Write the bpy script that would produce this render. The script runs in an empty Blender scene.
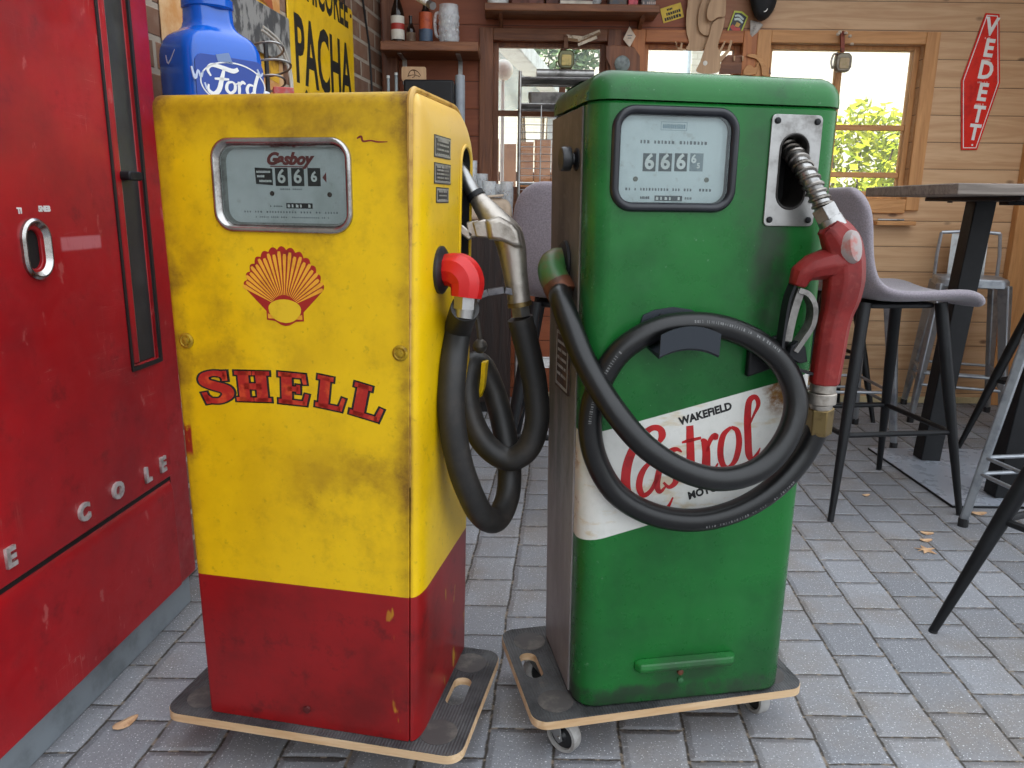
import bpy, bmesh, math, random
from math import sin, cos, pi, radians as rad, atan2, sqrt
from mathutils import Vector, Matrix
random.seed(7)
SC = bpy.context.scene
COL = SC.collection
V = Vector

# ------------------------------------------------------------------ camera
F_PX, H_CAM, PITCH, ROLL = 769.0, 1.08, rad(13.2), rad(0.75)
c_f = V((0, cos(PITCH), -sin(PITCH)))
c_u0 = V((0, sin(PITCH), cos(PITCH)))
c_r = cos(ROLL) * V((1, 0, 0)) + sin(ROLL) * c_u0
c_u = -sin(ROLL) * V((1, 0, 0)) + cos(ROLL) * c_u0
EYE = V((0, 0, H_CAM))
cam_d = bpy.data.cameras.new('camera')
cam = bpy.data.objects.new('camera', cam_d)
COL.objects.link(cam)
cam_d.sensor_width = 36.0
cam_d.lens = F_PX / 1024 * 36
cam_d.clip_start = 0.02
cam.matrix_world = Matrix(((c_r.x, c_u.x, -c_f.x, 0), (c_r.y, c_u.y, -c_f.y, 0), (c_r.z, c_u.z, -c_f.z, H_CAM), (0, 0, 0, 1)))
SC.camera = cam

def ray(px, py): return c_f + c_r * ((px - 512) / F_PX) - c_u * ((py - 384) / F_PX)
def at(px, py, Y):
    d = ray(px, py); return EYE + d * (Y / d.y)
def onz(px, py, z=0.0):
    d = ray(px, py); return EYE + d * ((z - H_CAM) / d.z)
class Face:
    """A vertical plane through (x, y), running along angle t: measured points of the photo on it as (u, z)."""
    def __init__(s, x, y, t):
        s.P = V((x, y, 0)); s.u = V((cos(t), sin(t), 0)); s.n = V((-sin(t), cos(t), 0)); s.t = t
    def __call__(s, px, py):
        d = ray(px, py); k = ((s.P - EYE).dot(s.n)) / d.dot(s.n); q = EYE + d * k
        return ((q - s.P).dot(s.u), q.z)

# ------------------------------------------------------------------ materials
def lin(c):
    if isinstance(c, str):
        c = c.lstrip('#'); c = tuple(int(c[i:i + 2], 16) for i in (0, 2, 4))
    r = []
    for v in c[:3]:
        v = v / 255.0
        r.append(v / 12.92 if v <= 0.04045 else ((v + 0.055) / 1.055) ** 2.4)
    return (r[0], r[1], r[2], 1.0)

class NT:
    def __init__(s, name):
        s.m = bpy.data.materials.new(name); s.m.use_nodes = True
        s.t = s.m.node_tree; s.t.nodes.clear()
        s.out = s.t.nodes.new('ShaderNodeOutputMaterial')
        s.tc = None
    def n(s, typ, **kw):
        nd = s.t.nodes.new(typ)
        for k, v in kw.items(): setattr(nd, k, v)
        return nd
    def put(s, sock, v):
        if hasattr(v, 'is_linked'): s.t.links.new(v, sock)
        elif v is not None: sock.default_value = v
    def obj(s):
        if not s.tc: s.tc = s.n('ShaderNodeTexCoord')
        return s.tc.outputs['Object']
    def math(s, op, a, b=0.0, c=None, clamp=False):
        nd = s.n('ShaderNodeMath', operation=op, use_clamp=clamp)
        s.put(nd.inputs[0], a); s.put(nd.inputs[1], b)
        if c is not None: s.put(nd.inputs[2], c)
        return nd.outputs[0]
    def sep(s, v):
        nd = s.n('ShaderNodeSeparateXYZ'); s.put(nd.inputs[0], v); return nd.outputs
    def comb(s, x, y, z):
        nd = s.n('ShaderNodeCombineXYZ'); s.put(nd.inputs[0], x); s.put(nd.inputs[1], y); s.put(nd.inputs[2], z); return nd.outputs[0]
    def mapv(s, v, scale=(1, 1, 1), loc=(0, 0, 0), rot=(0, 0, 0)):
        nd = s.n('ShaderNodeMapping'); s.put(nd.inputs[0], v)
        nd.inputs['Scale'].default_value = scale; nd.inputs['Location'].default_value = loc; nd.inputs['Rotation'].default_value = rot
        return nd.outputs[0]
    def noise(s, v, scale, detail=4, rough=0.6, dist=0.0):
        nd = s.n('ShaderNodeTexNoise'); s.put(nd.inputs['Vector'], v)
        nd.inputs['Scale'].default_value = scale; nd.inputs['Detail'].default_value = detail
        nd.inputs['Roughness'].default_value = rough; nd.inputs['Distortion'].default_value = dist
        return nd.outputs[0]
    def white(s, v):
        nd = s.n('ShaderNodeTexWhiteNoise', noise_dimensions='3D'); s.put(nd.inputs['Vector'], v); return nd.outputs['Value']
    def step(s, v, lo, hi, a=0.0, b=1.0):
        nd = s.n('ShaderNodeMapRange', interpolation_type='SMOOTHSTEP'); s.put(nd.inputs[0], v)
        nd.inputs[1].default_value = lo; nd.inputs[2].default_value = hi; nd.inputs[3].default_value = a; nd.inputs[4].default_value = b
        return nd.outputs[0]
    def mix(s, f, a, b, blend='MIX'):
        nd = s.n('ShaderNodeMix', data_type='RGBA', blend_type=blend)
        s.put(nd.inputs[0], f); s.put(nd.inputs[6], a); s.put(nd.inputs[7], b); return nd.outputs[2]
    def bump(s, h, strength=0.3, dist=0.01, normal=None):
        nd = s.n('ShaderNodeBump'); nd.inputs['Strength'].default_value = strength; nd.inputs['Distance'].default_value = dist
        s.put(nd.inputs['Height'], h)
        if normal is not None: s.put(nd.inputs['Normal'], normal)
        return nd.outputs[0]
    def bsdf(s, col, rough=0.5, metal=0.0, normal=None, spec=0.5, coat=0.0, emis=None, emis_s=0.0, sheen=0.0, trans=0.0):
        nd = s.n('ShaderNodeBsdfPrincipled')
        s.put(nd.inputs['Base Color'], col); s.put(nd.inputs['Roughness'], rough); s.put(nd.inputs['Metallic'], metal)
        nd.inputs['Specular IOR Level'].default_value = spec
        nd.inputs['Coat Weight'].default_value = coat; nd.inputs['Coat Roughness'].default_value = 0.15
        nd.inputs['Sheen Weight'].default_value = sheen
        nd.inputs['Transmission Weight'].default_value = trans
        if normal is not None: s.put(nd.inputs['Normal'], normal)
        if emis is not None:
            s.put(nd.inputs['Emission Color'], emis); nd.inputs['Emission Strength'].default_value = emis_s
        s.t.links.new(nd.outputs[0], s.out.inputs[0])
        return s.m

_mc = {}
def plain(name, col, rough=0.5, metal=0.0, col2=None, scale=8.0, lo=0.45, hi=0.7, bump=0.0, bscale=None, coat=0.0, stretch=(1, 1, 1), spec=0.5, sheen=0.0):
    """Procedural material: a base colour, worn or soiled in noisy patches towards col2, with a little surface relief."""
    if name in _mc: return _mc[name]
    t = NT(name); v = t.mapv(t.obj(), stretch)
    a = lin(col)
    if col2 is None: col2 = tuple(min(255, int(x * 0.86)) for x in (int(col.lstrip('#')[i:i + 2], 16) for i in (0, 2, 4)))
    nz = t.noise(v, scale, 6, 0.65)
    c = t.mix(t.step(nz, lo, hi), a, lin(col2))
    nb = t.noise(v, bscale or scale * 6, 4, 0.6)
    r = t.math('ADD', rough - 0.06, t.math('MULTIPLY', nb, 0.12))
    nrm = t.bump(nb, bump, 0.004) if bump else None
    _mc[name] = t.bsdf(c, r, metal, nrm, spec, coat, sheen=sheen)
    return _mc[name]

# ------------------------------------------------------------------ mesh helpers
def new_bm(): return bmesh.new()

def link(name, bm, mat, parent=None, smooth=True, bevel=0.0, bseg=2, subsurf=0, solid=0.0, angle=35):
    me = bpy.data.meshes.new(name)
    bmesh.ops.recalc_face_normals(bm, faces=bm.faces[:])
    bm.to_mesh(me); bm.free()
    return link_me(name, me, mat, parent, smooth, bevel, bseg, subsurf, solid, angle)

def link_me(name, me, mat, parent=None, smooth=True, bevel=0.0, bseg=2, subsurf=0, solid=0.0, angle=35):
    o = bpy.data.objects.new(name, me); COL.objects.link(o)
    if mat is not None:
        me.materials.clear(); me.materials.append(mat)
    if solid:
        m = o.modifiers.new('solid', 'SOLIDIFY'); m.thickness = solid; m.offset = 0
    if bevel:
        m = o.modifiers.new('bevel', 'BEVEL'); m.width = bevel; m.segments = bseg; m.limit_method = 'ANGLE'; m.angle_limit = rad(40)
        m.harden_normals = False
    if subsurf:
        m = o.modifiers.new('sub', 'SUBSURF'); m.levels = subsurf; m.render_levels = subsurf
    if smooth:
        me.shade_smooth()
        if not subsurf: me.set_sharp_from_angle(angle=rad(angle))
    if parent: o.parent = parent
    return o

def quad(bm, vs):
    try: return bm.faces.new(vs)
    except ValueError: return None

def box(bm, x0, x1, y0, y1, z0, z1, M=None):
    c = [(x, y, z) for z in (z0, z1) for y in (y0, y1) for x in (x0, x1)]
    v = [bm.verts.new(M @ V(p) if M else p) for p in c]
    for f in ((0, 2, 3, 1), (4, 5, 7, 6), (0, 1, 5, 4), (2, 6, 7, 3), (0, 4, 6, 2), (1, 3, 7, 5)): quad(bm, [v[i] for i in f])

def bar(bm, p0, p1, w, h, w1=None, h1=None, up=V((0, 0, 1))):
    p0, p1 = V(p0), V(p1); d = (p1 - p0).normalized()
    if abs(d.dot(up)) > 0.98: up = V((0, 1, 0))
    s = d.cross(up).normalized(); t = s.cross(d).normalized()
    w1 = w if w1 is None else w1; h1 = h if h1 is None else h1
    vs = []
    for p, a, b in ((p0, w, h), (p1, w1, h1)):
        for i, j in ((-1, -1), (1, -1), (1, 1), (-1, 1)): vs.append(bm.verts.new(p + s * (a / 2 * i) + t * (b / 2 * j)))
    quad(bm, vs[0:4][::-1]); quad(bm, vs[4:8])
    for i in range(4): quad(bm, [vs[i], vs[(i + 1) % 4], vs[4 + (i + 1) % 4], vs[4 + i]])

def loft(bm, loops, cap0=True, cap1=True, closed=True):
    rs = [[bm.verts.new(p) for p in l] for l in loops]
    n = len(rs[0])
    for a, b in zip(rs[:-1], rs[1:]):
        for i in range(n if closed else n - 1): quad(bm, [a[i], a[(i + 1) % n], b[(i + 1) % n], b[i]])
    if cap0: quad(bm, rs[0][::-1])
    if cap1: quad(bm, rs[-1])
    return rs

def catmull(pts, n=8, closed=False):
    pts = [V(p) for p in pts]; out = []
    m = len(pts)
    for i in range(m if closed else m - 1):
        if closed: p0, p1, p2, p3 = (pts[(i + k) % m] for k in (-1, 0, 1, 2))
        else: p0, p1, p2, p3 = pts[max(i - 1, 0)], pts[i], pts[i + 1], pts[min(i + 2, m - 1)]
        for k in range(n):
            t = k / n
            out.append(0.5 * ((2 * p1) + (p2 - p0) * t + (2 * p0 - 5 * p1 + 4 * p2 - p3) * t * t + (3 * p1 - p0 - 3 * p2 + p3) * t ** 3))
    if not closed: out.append(pts[-1])
    return out

def tube(bm, pts, r, seg=12, closed=False, caps=True, flat=1.0, up0=None):
    """A tube along pts; r a number or a list; flat squeezes the section along its second axis."""
    pts = [V(p) for p in pts]; m = len(pts)
    if not isinstance(r, (list, tuple)): r = [r] * m
    if not isinstance(flat, (list, tuple)): flat = [flat] * m
    tan = []
    for i in range(m):
        a = pts[(i - 1) % m] if (closed or i > 0) else pts[i]
        b = pts[(i + 1) % m] if (closed or i < m - 1) else pts[i]
        tan.append((b - a).normalized())
    up = up0 or (V((0, 0, 1)) if abs(tan[0].z) < 0.9 else V((1, 0, 0)))
    s = tan[0].cross(up).normalized(); loops = []
    for i in range(m):
        s = (s - tan[i] * s.dot(tan[i])).normalized(); t = tan[i].cross(s)
        loops.append([pts[i] + s * (r[i] * cos(2 * pi * k / seg)) + t * (r[i] * flat[i] * sin(2 * pi * k / seg)) for k in range(seg)])
    if closed: loops.append(loops[0])
    loft(bm, loops, caps and not closed, caps and not closed)
    if closed: bmesh.ops.remove_doubles(bm, verts=bm.verts[:], dist=1e-6)

def cyl(bm, p0, p1, r0, r1=None, seg=20):
    tube(bm, [p0, p1], [r0, r0 if r1 is None else r1], seg)

def lathe(bm, prof, M=None, seg=28, caps=True):
    """prof: (r, z) pairs, turned about z, then moved by M."""
    loops = [[(M @ V((r * cos(2 * pi * k / seg), r * sin(2 * pi * k / seg), z)) if M else V((r * cos(2 * pi * k / seg), r * sin(2 * pi * k / seg), z))) for k in range(seg)] for r, z in ((max(r, 1e-4), z) for r, z in prof)]
    loft(bm, loops, caps, caps)

def aim(p, d):
    """Matrix that puts z along d at p."""
    d = V(d).normalized(); return Matrix.Translation(V(p)) @ d.to_track_quat('Z', 'Y').to_matrix().to_4x4()

def rrect(x0, x1, y0, y1, r, n=6):
    if not isinstance(r, (list, tuple)): r = [r] * 4
    out = []
    for (cx, cy, a), q in zip(((x1, y1, 0), (x0, y1, 90), (x0, y0, 180), (x1, y0, 270)), r):
        sx = cx - q if cx == x1 else cx + q; sy = cy - q if cy == y1 else cy + q
        for k in range(n + 1):
            t = rad(a + 90 * k / n); out.append((sx + q * cos(t), sy + q * sin(t)))
    return out

def inset(poly, d):
    """Offset a convex-ish closed polygon (counter-clockwise) inwards by d."""
    n = len(poly); out = []
    for i in range(n):
        p, q, s = V(poly[i - 1]), V(poly[i]), V(poly[(i + 1) % n])
        a, b = (q - p), (s - q)
        if a.length < 1e-7: a = b
        if b.length < 1e-7: b = a
        na, nb = V((-a.y, a.x)).normalized(), V((-b.y, b.x)).normalized()
        m = (na + nb); m = m.normalized() if m.length > 1e-6 else na
        k = max(0.35, m.dot(na)); q2 = q + m * (d / k); out.append((q2.x, q2.y))
    return out

def prism(bm, poly, c0, c1, mp):
    loft(bm, [[V(mp(a, b, c0)) for a, b in poly], [V(mp(a, b, c1)) for a, b in poly]])

def ring(bm, po, pi_, c0, c1, mp):
    """A frame between two polygons of the same length."""
    L = [[V(mp(a, b, c)) for a, b in p] for p, c in ((po, c0), (po, c1), (pi_, c1), (pi_, c0), (po, c0))]
    loft(bm, L, False, False); bmesh.ops.remove_doubles(bm, verts=bm.verts[:], dist=1e-6)

def stroke(bm, pts, mp, c0, c1, n=6, smooth=True, k=1.0):
    """A calligraphic stroke: (a, b, width) points."""
    p3 = catmull([V(p) for p in pts], n) if smooth and len(pts) > 2 else [V(p) for p in pts]
    L, R = [], []
    for i, p in enumerate(p3):
        q0, q1 = p3[max(i - 1, 0)], p3[min(i + 1, len(p3) - 1)]
        d = V((q1.x - q0.x, q1.y - q0.y)); d = d.normalized() if d.length > 0 else V((1, 0)); nn = V((-d.y, d.x)) * (max(p.z, 1e-4) * k / 2)
        L.append((p.x + nn.x, p.y + nn.y)); R.append((p.x - nn.x, p.y - nn.y))
    rings = [[V(mp(*l, c0)), V(mp(*r, c0)), V(mp(*r, c1)), V(mp(*l, c1))] for l, r in zip(L, R)]
    loft(bm, rings)

FRONT = lambda a, b, c: (a, -c, b)              # face towards -y of the thing, c outwards
def RIGHT(x): return lambda a, b, c: (x + c, a, b)     # face towards +x
def LEFT(x): return lambda a, b, c: (x - c, a, b)      # face towards -x (a along +y)

def cut(o, bms):
    """Cut holes (closed bmeshes) out of the mesh of o and keep the result as its mesh."""
    for b in bms:
        me = bpy.data.meshes.new('tmp'); bmesh.ops.recalc_face_normals(b, faces=b.faces[:]); b.to_mesh(me); b.free()
        k = bpy.data.objects.new('tmp', me); COL.objects.link(k)
        k.parent = o.parent
        m = o.modifiers.new('cut', 'BOOLEAN'); m.operation = 'DIFFERENCE'; m.object = k; m.solver = 'EXACT'
        bpy.context.view_layer.update()
        dg = bpy.context.evaluated_depsgraph_get()
        nm = bpy.data.meshes.new_from_object(o.evaluated_get(dg))
        o.modifiers.remove(m); old = o.data; nm.name = o.name; o.data = nm
        bpy.data.objects.remove(k); bpy.data.meshes.remove(me); bpy.data.meshes.remove(old)
    o.data.shade_smooth(); o.data.set_sharp_from_angle(angle=rad(35))
    return o

def text(name, s, size, mat, parent, M, bold=0.0, shear=0.0, depth=0.0004, align='CENTER', sx=1.0, space=1.0):
    cu = bpy.data.curves.new(name, 'FONT'); cu.body = s; cu.size = size; cu.extrude = depth; cu.offset = bold; cu.shear = shear
    cu.align_x = align; cu.align_y = 'CENTER'; cu.space_character = space; cu.resolution_u = 3
    t = bpy.data.objects.new('tmp', cu); COL.objects.link(t)
    bpy.context.view_layer.update()
    me = bpy.data.meshes.new_from_object(t.evaluated_get(bpy.context.evaluated_depsgraph_get()))
    bpy.data.objects.remove(t); bpy.data.curves.remove(cu)
    me.transform(M @ Matrix.Diagonal((sx, 1, 1, 1))); me.name = name
    return link_me(name, me, mat, parent, smooth=False)

def MFRONT(a, b, c, ang=0): return Matrix.Translation(V((a, -c, b))) @ Matrix.Rotation(pi / 2, 4, 'X') @ Matrix.Rotation(ang, 4, 'Z')
def MRIGHT(x, a, b, ang=0): return Matrix.Translation(V((x, a, b))) @ Matrix.Rotation(pi / 2, 4, 'Z') @ Matrix.Rotation(pi / 2, 4, 'X') @ Matrix.Rotation(ang, 4, 'Z')
def MLEFT(x, a, b, ang=0): return Matrix.Translation(V((x, a, b))) @ Matrix.Rotation(-pi / 2, 4, 'Z') @ Matrix.Rotation(pi / 2, 4, 'X') @ Matrix.Rotation(ang, 4, 'Z')

def marks(bm, a0, a1, b, h, mp, c=0.0004, gap=0.35, seed=1, w=None):
    """A row of illegibly small print."""
    rn = random.Random(seed); a = a0; w = w or h * 0.7
    while a < a1:
        q = w * rn.uniform(0.6, 1.1)
        if rn.random() > 0.14:
            prism(bm, [(a, b), (a + q, b), (a + q, b + h * rn.uniform(0.75, 1)), (a, b + h)], 0, c, mp)
        a += q + w * gap

# ------------------------------------------------------------------ things
def tag(o, label, cat, group=None, kind=None):
    if label: o['label'] = label
    if cat: o['category'] = cat
    if group: o['group'] = group
    if kind: o['kind'] = kind
    return o
def thing(name, label, cat, loc=(0, 0, 0), rz=0.0, group=None):
    o = bpy.data.objects.new(name, None); COL.objects.link(o)
    o.location = loc; o.rotation_euler = (0, 0, rz); o.empty_display_size = 0.1
    bpy.context.view_layer.update()
    return tag(o, label, cat, group)
def struct(o): o['kind'] = 'structure'; return o
def loc(root, p): return root.matrix_world.inverted() @ V(p)
def dup(root, location, rz, label, group=None):
    r = root.copy(); COL.objects.link(r); r.location = location; r.rotation_euler = (0, 0, rz)
    r['label'] = label
    if group: r['group'] = group
    for ch in list(root.children):
        c = ch.copy(); COL.objects.link(c); c.parent = r
        for g in list(ch.children):
            d = g.copy(); COL.objects.link(d); d.parent = c
    return r

# ------------------------------------------------------------------ shared materials
M_black = plain('black_rubber', '#1b1b1d', 0.45, 0, '#2c2b2b', 14, bump=0.1)
M_blackmetal = plain('black_powder_coat', '#101114', 0.5, 0.0, '#1b1c1f', 10, bump=0.08, spec=0.35)
M_chrome = plain('worn_chrome', '#b9b6b2', 0.22, 1.0, '#7c7772', 16, bump=0.05)
M_steel = plain('brushed_steel', '#a9a8a6', 0.38, 1.0, '#6f6c69', 12, bump=0.1)
M_alu = plain('cast_aluminium', '#b4ada4', 0.42, 0.9, '#6e665c', 18, 0.45, 0.75, bump=0.2)
M_galv = plain('galvanised_sheet', '#a7abb0', 0.42, 0.75, '#7f858c', 9, bump=0.08)
M_brass = plain('brass', '#83704a', 0.42, 0.85, '#4c3e2a', 20)
M_dark = plain('dark_void', '#0c0b0b', 0.7)
M_white = plain('white_enamel', '#e8e8e4', 0.35, 0, '#cfcfc9', 10)
M_ink = plain('black_ink', '#141414', 0.6)
M_inkgrey = plain('faded_ink', '#6e7376', 0.6)
M_wheelgrey = plain('grey_rubber_tyre', '#a3a19e', 0.6, 0, '#86837f', 20)

def thin_glass(name, tint='#ffffff', refl=0.07, rough=0.02):
    t = NT(name)
    tr = t.n('ShaderNodeBsdfTransparent'); tr.inputs[0].default_value = lin(tint)
    gl = t.n('ShaderNodeBsdfGlossy'); gl.inputs['Roughness'].default_value = rough
    fr = t.n('ShaderNodeFresnel'); fr.inputs[0].default_value = 1.45
    nz = t.noise(t.obj(), 5, 3)
    f = t.math('MULTIPLY', fr.outputs[0], t.math('ADD', 0.75, t.math('MULTIPLY', nz, 0.4)), clamp=True)
    mx = t.n('ShaderNodeMixShader'); t.t.links.new(f, mx.inputs[0]); t.t.links.new(tr.outputs[0], mx.inputs[1]); t.t.links.new(gl.outputs[0], mx.inputs[2])
    t.t.links.new(mx.outputs[0], t.out.inputs[0]); return t.m
M_pane = thin_glass('window_glass', '#f4f8f8')
def frosted():
    t = NT('clear_glassware'); n = t.noise(t.obj(), 20, 3)
    tr = t.n('ShaderNodeBsdfTransparent'); df = t.n('ShaderNodeBsdfPrincipled'); df.inputs['Base Color'].default_value = lin('#e6eaec'); df.inputs['Roughness'].default_value = 0.1
    mx = t.n('ShaderNodeMixShader'); t.put(mx.inputs[0], t.step(n, 0.3, 0.7, 0.25, 0.5)); t.t.links.new(tr.outputs[0], mx.inputs[1]); t.t.links.new(df.outputs[0], mx.inputs[2]); t.t.links.new(mx.outputs[0], t.out.inputs[0]); return t.m
M_clear = frosted()

def wood_mat(name, c1, c2, axis='x', scale=1.0, planks=None, knots=True, left_tint=None, rough=0.55, bump=0.25):
    """Wood: grain stretched along an axis; planks=(z0, pitch) makes horizontal boards with a groove between."""
    t = NT(name); o = t.obj(); x, y, z = t.sep(o)
    st = {'x': (0.7, 9, 9), 'y': (9, 0.7, 9), 'z': (9, 9, 0.7)}[axis]
    st = tuple(q * scale for q in st)
    brd = None
    if planks:
        q = t.math('DIVIDE', t.math('SUBTRACT', z, planks[0]), planks[1])
        brd = t.math('FLOOR', q); fr = t.math('FRACT', q)
        rnd = t.white(t.comb(brd, 3.3, 1.7))
        o = t.comb(t.math('ADD', x, t.math('MULTIPLY', rnd, 9.0)), y, t.math('ADD', z, t.math('MULTIPLY', brd, 0.6)))
    g = t.noise(t.mapv(o, st), 2.2, 6, 0.6, 1.2)
    g2 = t.noise(t.mapv(o, tuple(q * 4 for q in st)), 3.0, 3, 0.5, 0.3)
    f = t.math('ADD', t.math('MULTIPLY', t.step(g, 0.3, 0.7), 0.75), t.math('MULTIPLY', g2, 0.3), clamp=True)
    c = t.mix(f, lin(c1), lin(c2))
    if knots:
        vo = t.n('ShaderNodeTexVoronoi'); t.put(vo.inputs['Vector'], t.mapv(o, tuple(2.2 if q > 2 * scale else 1.1 for q in st))); vo.inputs['Scale'].default_value = 3.0
        k = t.step(t.math('ADD', vo.outputs['Distance'], t.math('MULTIPLY', g, 0.12)), 0.10, 0.17, 1, 0)
        c = t.mix(t.math('MULTIPLY', k, 0.75), c, lin('#4c2c18'))
    h = f
    if planks:
        c = t.mix(t.math('MULTIPLY', rnd, 0.35), c, t.mix(0.5, c, lin(c2)), 'MIX')
        gr = t.math('MULTIPLY', t.step(fr, 0.0, 0.04, 1, 0), 1.0)
        c = t.mix(gr, c, lin('#1d1009'))
        h = t.math('SUBTRACT', t.math('MULTIPLY', f, 0.12), t.math('MULTIPLY', t.step(fr, 0.0, 0.07, 1, 0), 1.2))
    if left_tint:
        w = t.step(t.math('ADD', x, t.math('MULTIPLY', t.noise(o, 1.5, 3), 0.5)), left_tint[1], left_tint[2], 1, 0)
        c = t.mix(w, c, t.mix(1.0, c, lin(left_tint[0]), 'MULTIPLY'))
    return t.bsdf(c, rough, 0, t.bump(h, bump, 0.01))

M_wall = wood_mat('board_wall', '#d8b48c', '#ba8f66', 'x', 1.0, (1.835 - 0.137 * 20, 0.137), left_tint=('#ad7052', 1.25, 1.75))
M_pine = wood_mat('pine_trim', '#d39c63', '#b07a48', 'x', 1.2, knots=False)
M_pinev = wood_mat('pine_trim_upright', '#d39c63', '#b07a48', 'z', 1.2, knots=False)
M_brownwood = wood_mat('brown_stained_wood', '#8d5a38', '#5d3520', 'x', 1.3, knots=False)
M_brownv = wood_mat('brown_stained_upright', '#8a5636', '#5a3320', 'z', 1.3, knots=False)
M_orange = wood_mat('orange_pine', '#c07a45', '#965833', 'x', 1.2, knots=False)
M_orangev = wood_mat('orange_pine_upright', '#c07a45', '#965833', 'z', 1.2, knots=False)
M_ply = wood_mat('pale_plywood', '#c9a57f', '#a98562', 'z', 1.0, knots=False, bump=0.1)
M_plyedge = wood_mat('plywood_edge', '#dcc09b', '#bb9468', 'x', 2.0, knots=False, bump=0.1)
M_tabletop = wood_mat('grey_limed_oak', '#948980', '#655b53', 'x', 1.5, knots=False, bump=0.15)
M_darkwood = wood_mat('dark_bar_wood', '#2c1a13', '#170d0a', 'z', 1.2, knots=False)

# ================================================================== SETTING
# --- floor of square concrete setts
def floor_mat():
    t = NT('concrete_setts'); o = t.obj(); x, y, z = t.sep(o)
    W, L = 0.136, 0.150
    wob = t.noise(o, 5, 3); wob2 = t.noise(t.mapv(o, (1, 1, 1), (7, 3, 0)), 9, 3)
    u = t.math('ADD', t.math('SUBTRACT', x, t.math('MULTIPLY', y, 0.07)), t.math('MULTIPLY', t.math('SUBTRACT', wob, 0.5), 0.018))
    q = t.math('DIVIDE', u, W); col = t.math('FLOOR', q); fu = t.math('FRACT', q)
    rc = t.white(t.comb(col, 0.5, 2.5))
    sh = t.math('ADD', t.math('MULTIPLY', t.math('FLOORED_MODULO', col, 2.0), 0.5), t.math('MULTIPLY', rc, 0.2))
    v = t.math('ADD', t.math('DIVIDE', t.math('ADD', y, t.math('MULTIPLY', t.math('SUBTRACT', wob2, 0.5), 0.010)), L), sh)
    row = t.math('FLOOR', v); fv = t.math('FRACT', v)
    du = t.math('MULTIPLY', t.math('MINIMUM', fu, t.math('SUBTRACT', 1.0, fu)), W)
    dv = t.math('MULTIPLY', t.math('MINIMUM', fv, t.math('SUBTRACT', 1.0, fv)), L)
    fine = t.noise(o, 90, 4, 0.6)
    d = t.math('ADD', t.math('MINIMUM', t.math('MULTIPLY', du, 0.8), dv), t.math('MULTIPLY', t.math('SUBTRACT', fine, 0.5), 0.004))
    joint = t.step(d, 0.0008, 0.0042, 1, 0)
    rnd = t.white(t.comb(col, row, 0.3))
    base = t.mix(rnd, lin('#7f8186'), lin('#95979c'))
    base = t.mix(t.step(t.noise(o, 3.2, 5), 0.42, 0.75), base, lin('#847e79'))
    sp = t.noise(o, 240, 2, 0.5)
    base = t.mix(t.step(sp, 0.63, 0.70), base, lin('#dfe1e4'))
    base = t.mix(t.step(sp, 0.36, 0.28), base, lin('#66676b'))
    base = t.mix(t.math('MULTIPLY', t.step(fine, 0.45, 0.7), 0.25), base, lin('#6c6e73'))
    jc = t.mix(t.step(t.noise(o, 40, 3), 0.5, 0.62), lin('#3f3a35'), lin('#85796a'))
    c = t.mix(joint, base, jc)
    h = t.math('ADD', t.math('MULTIPLY', t.step(d, 0.0, 0.014), 1.0), t.math('ADD', t.math('MULTIPLY', fine, 0.16), t.math('MULTIPLY', rnd, 0.10)))
    return t.bsdf(c, 0.72, 0, t.bump(h, 0.55, 0.012), 0.35)
bm = new_bm(); box(bm, -3.0, 7.0, -3.5, 4.40, -0.12, 0.0)
fl = struct(link('floor', bm, floor_mat(), smooth=False))

# --- back wall with three window openings
YW = 4.28; TH = 0.13
WIN = [(-0.122, 0.470, 1.13, 1.900), (0.662, 1.17, 1.13, 1.900), (1.310, 2.110, 1.13, 1.905)]
bm = new_bm()
xs = -0.86
for (a, b, z0, z1) in WIN:
    box(bm, xs, a, YW, YW + TH, 0, 2.6); box(bm, a, b, YW, YW + TH, 0, z0); box(bm, a, b, YW, YW + TH, z1, 2.6); xs = b
box(bm, xs, 2.84, YW, YW + TH, 0, 2.6)
bmesh.ops.remove_doubles(bm, verts=bm.verts[:], dist=1e-5)
struct(link('wall_back', bm, M_wall, smooth=False))

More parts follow.
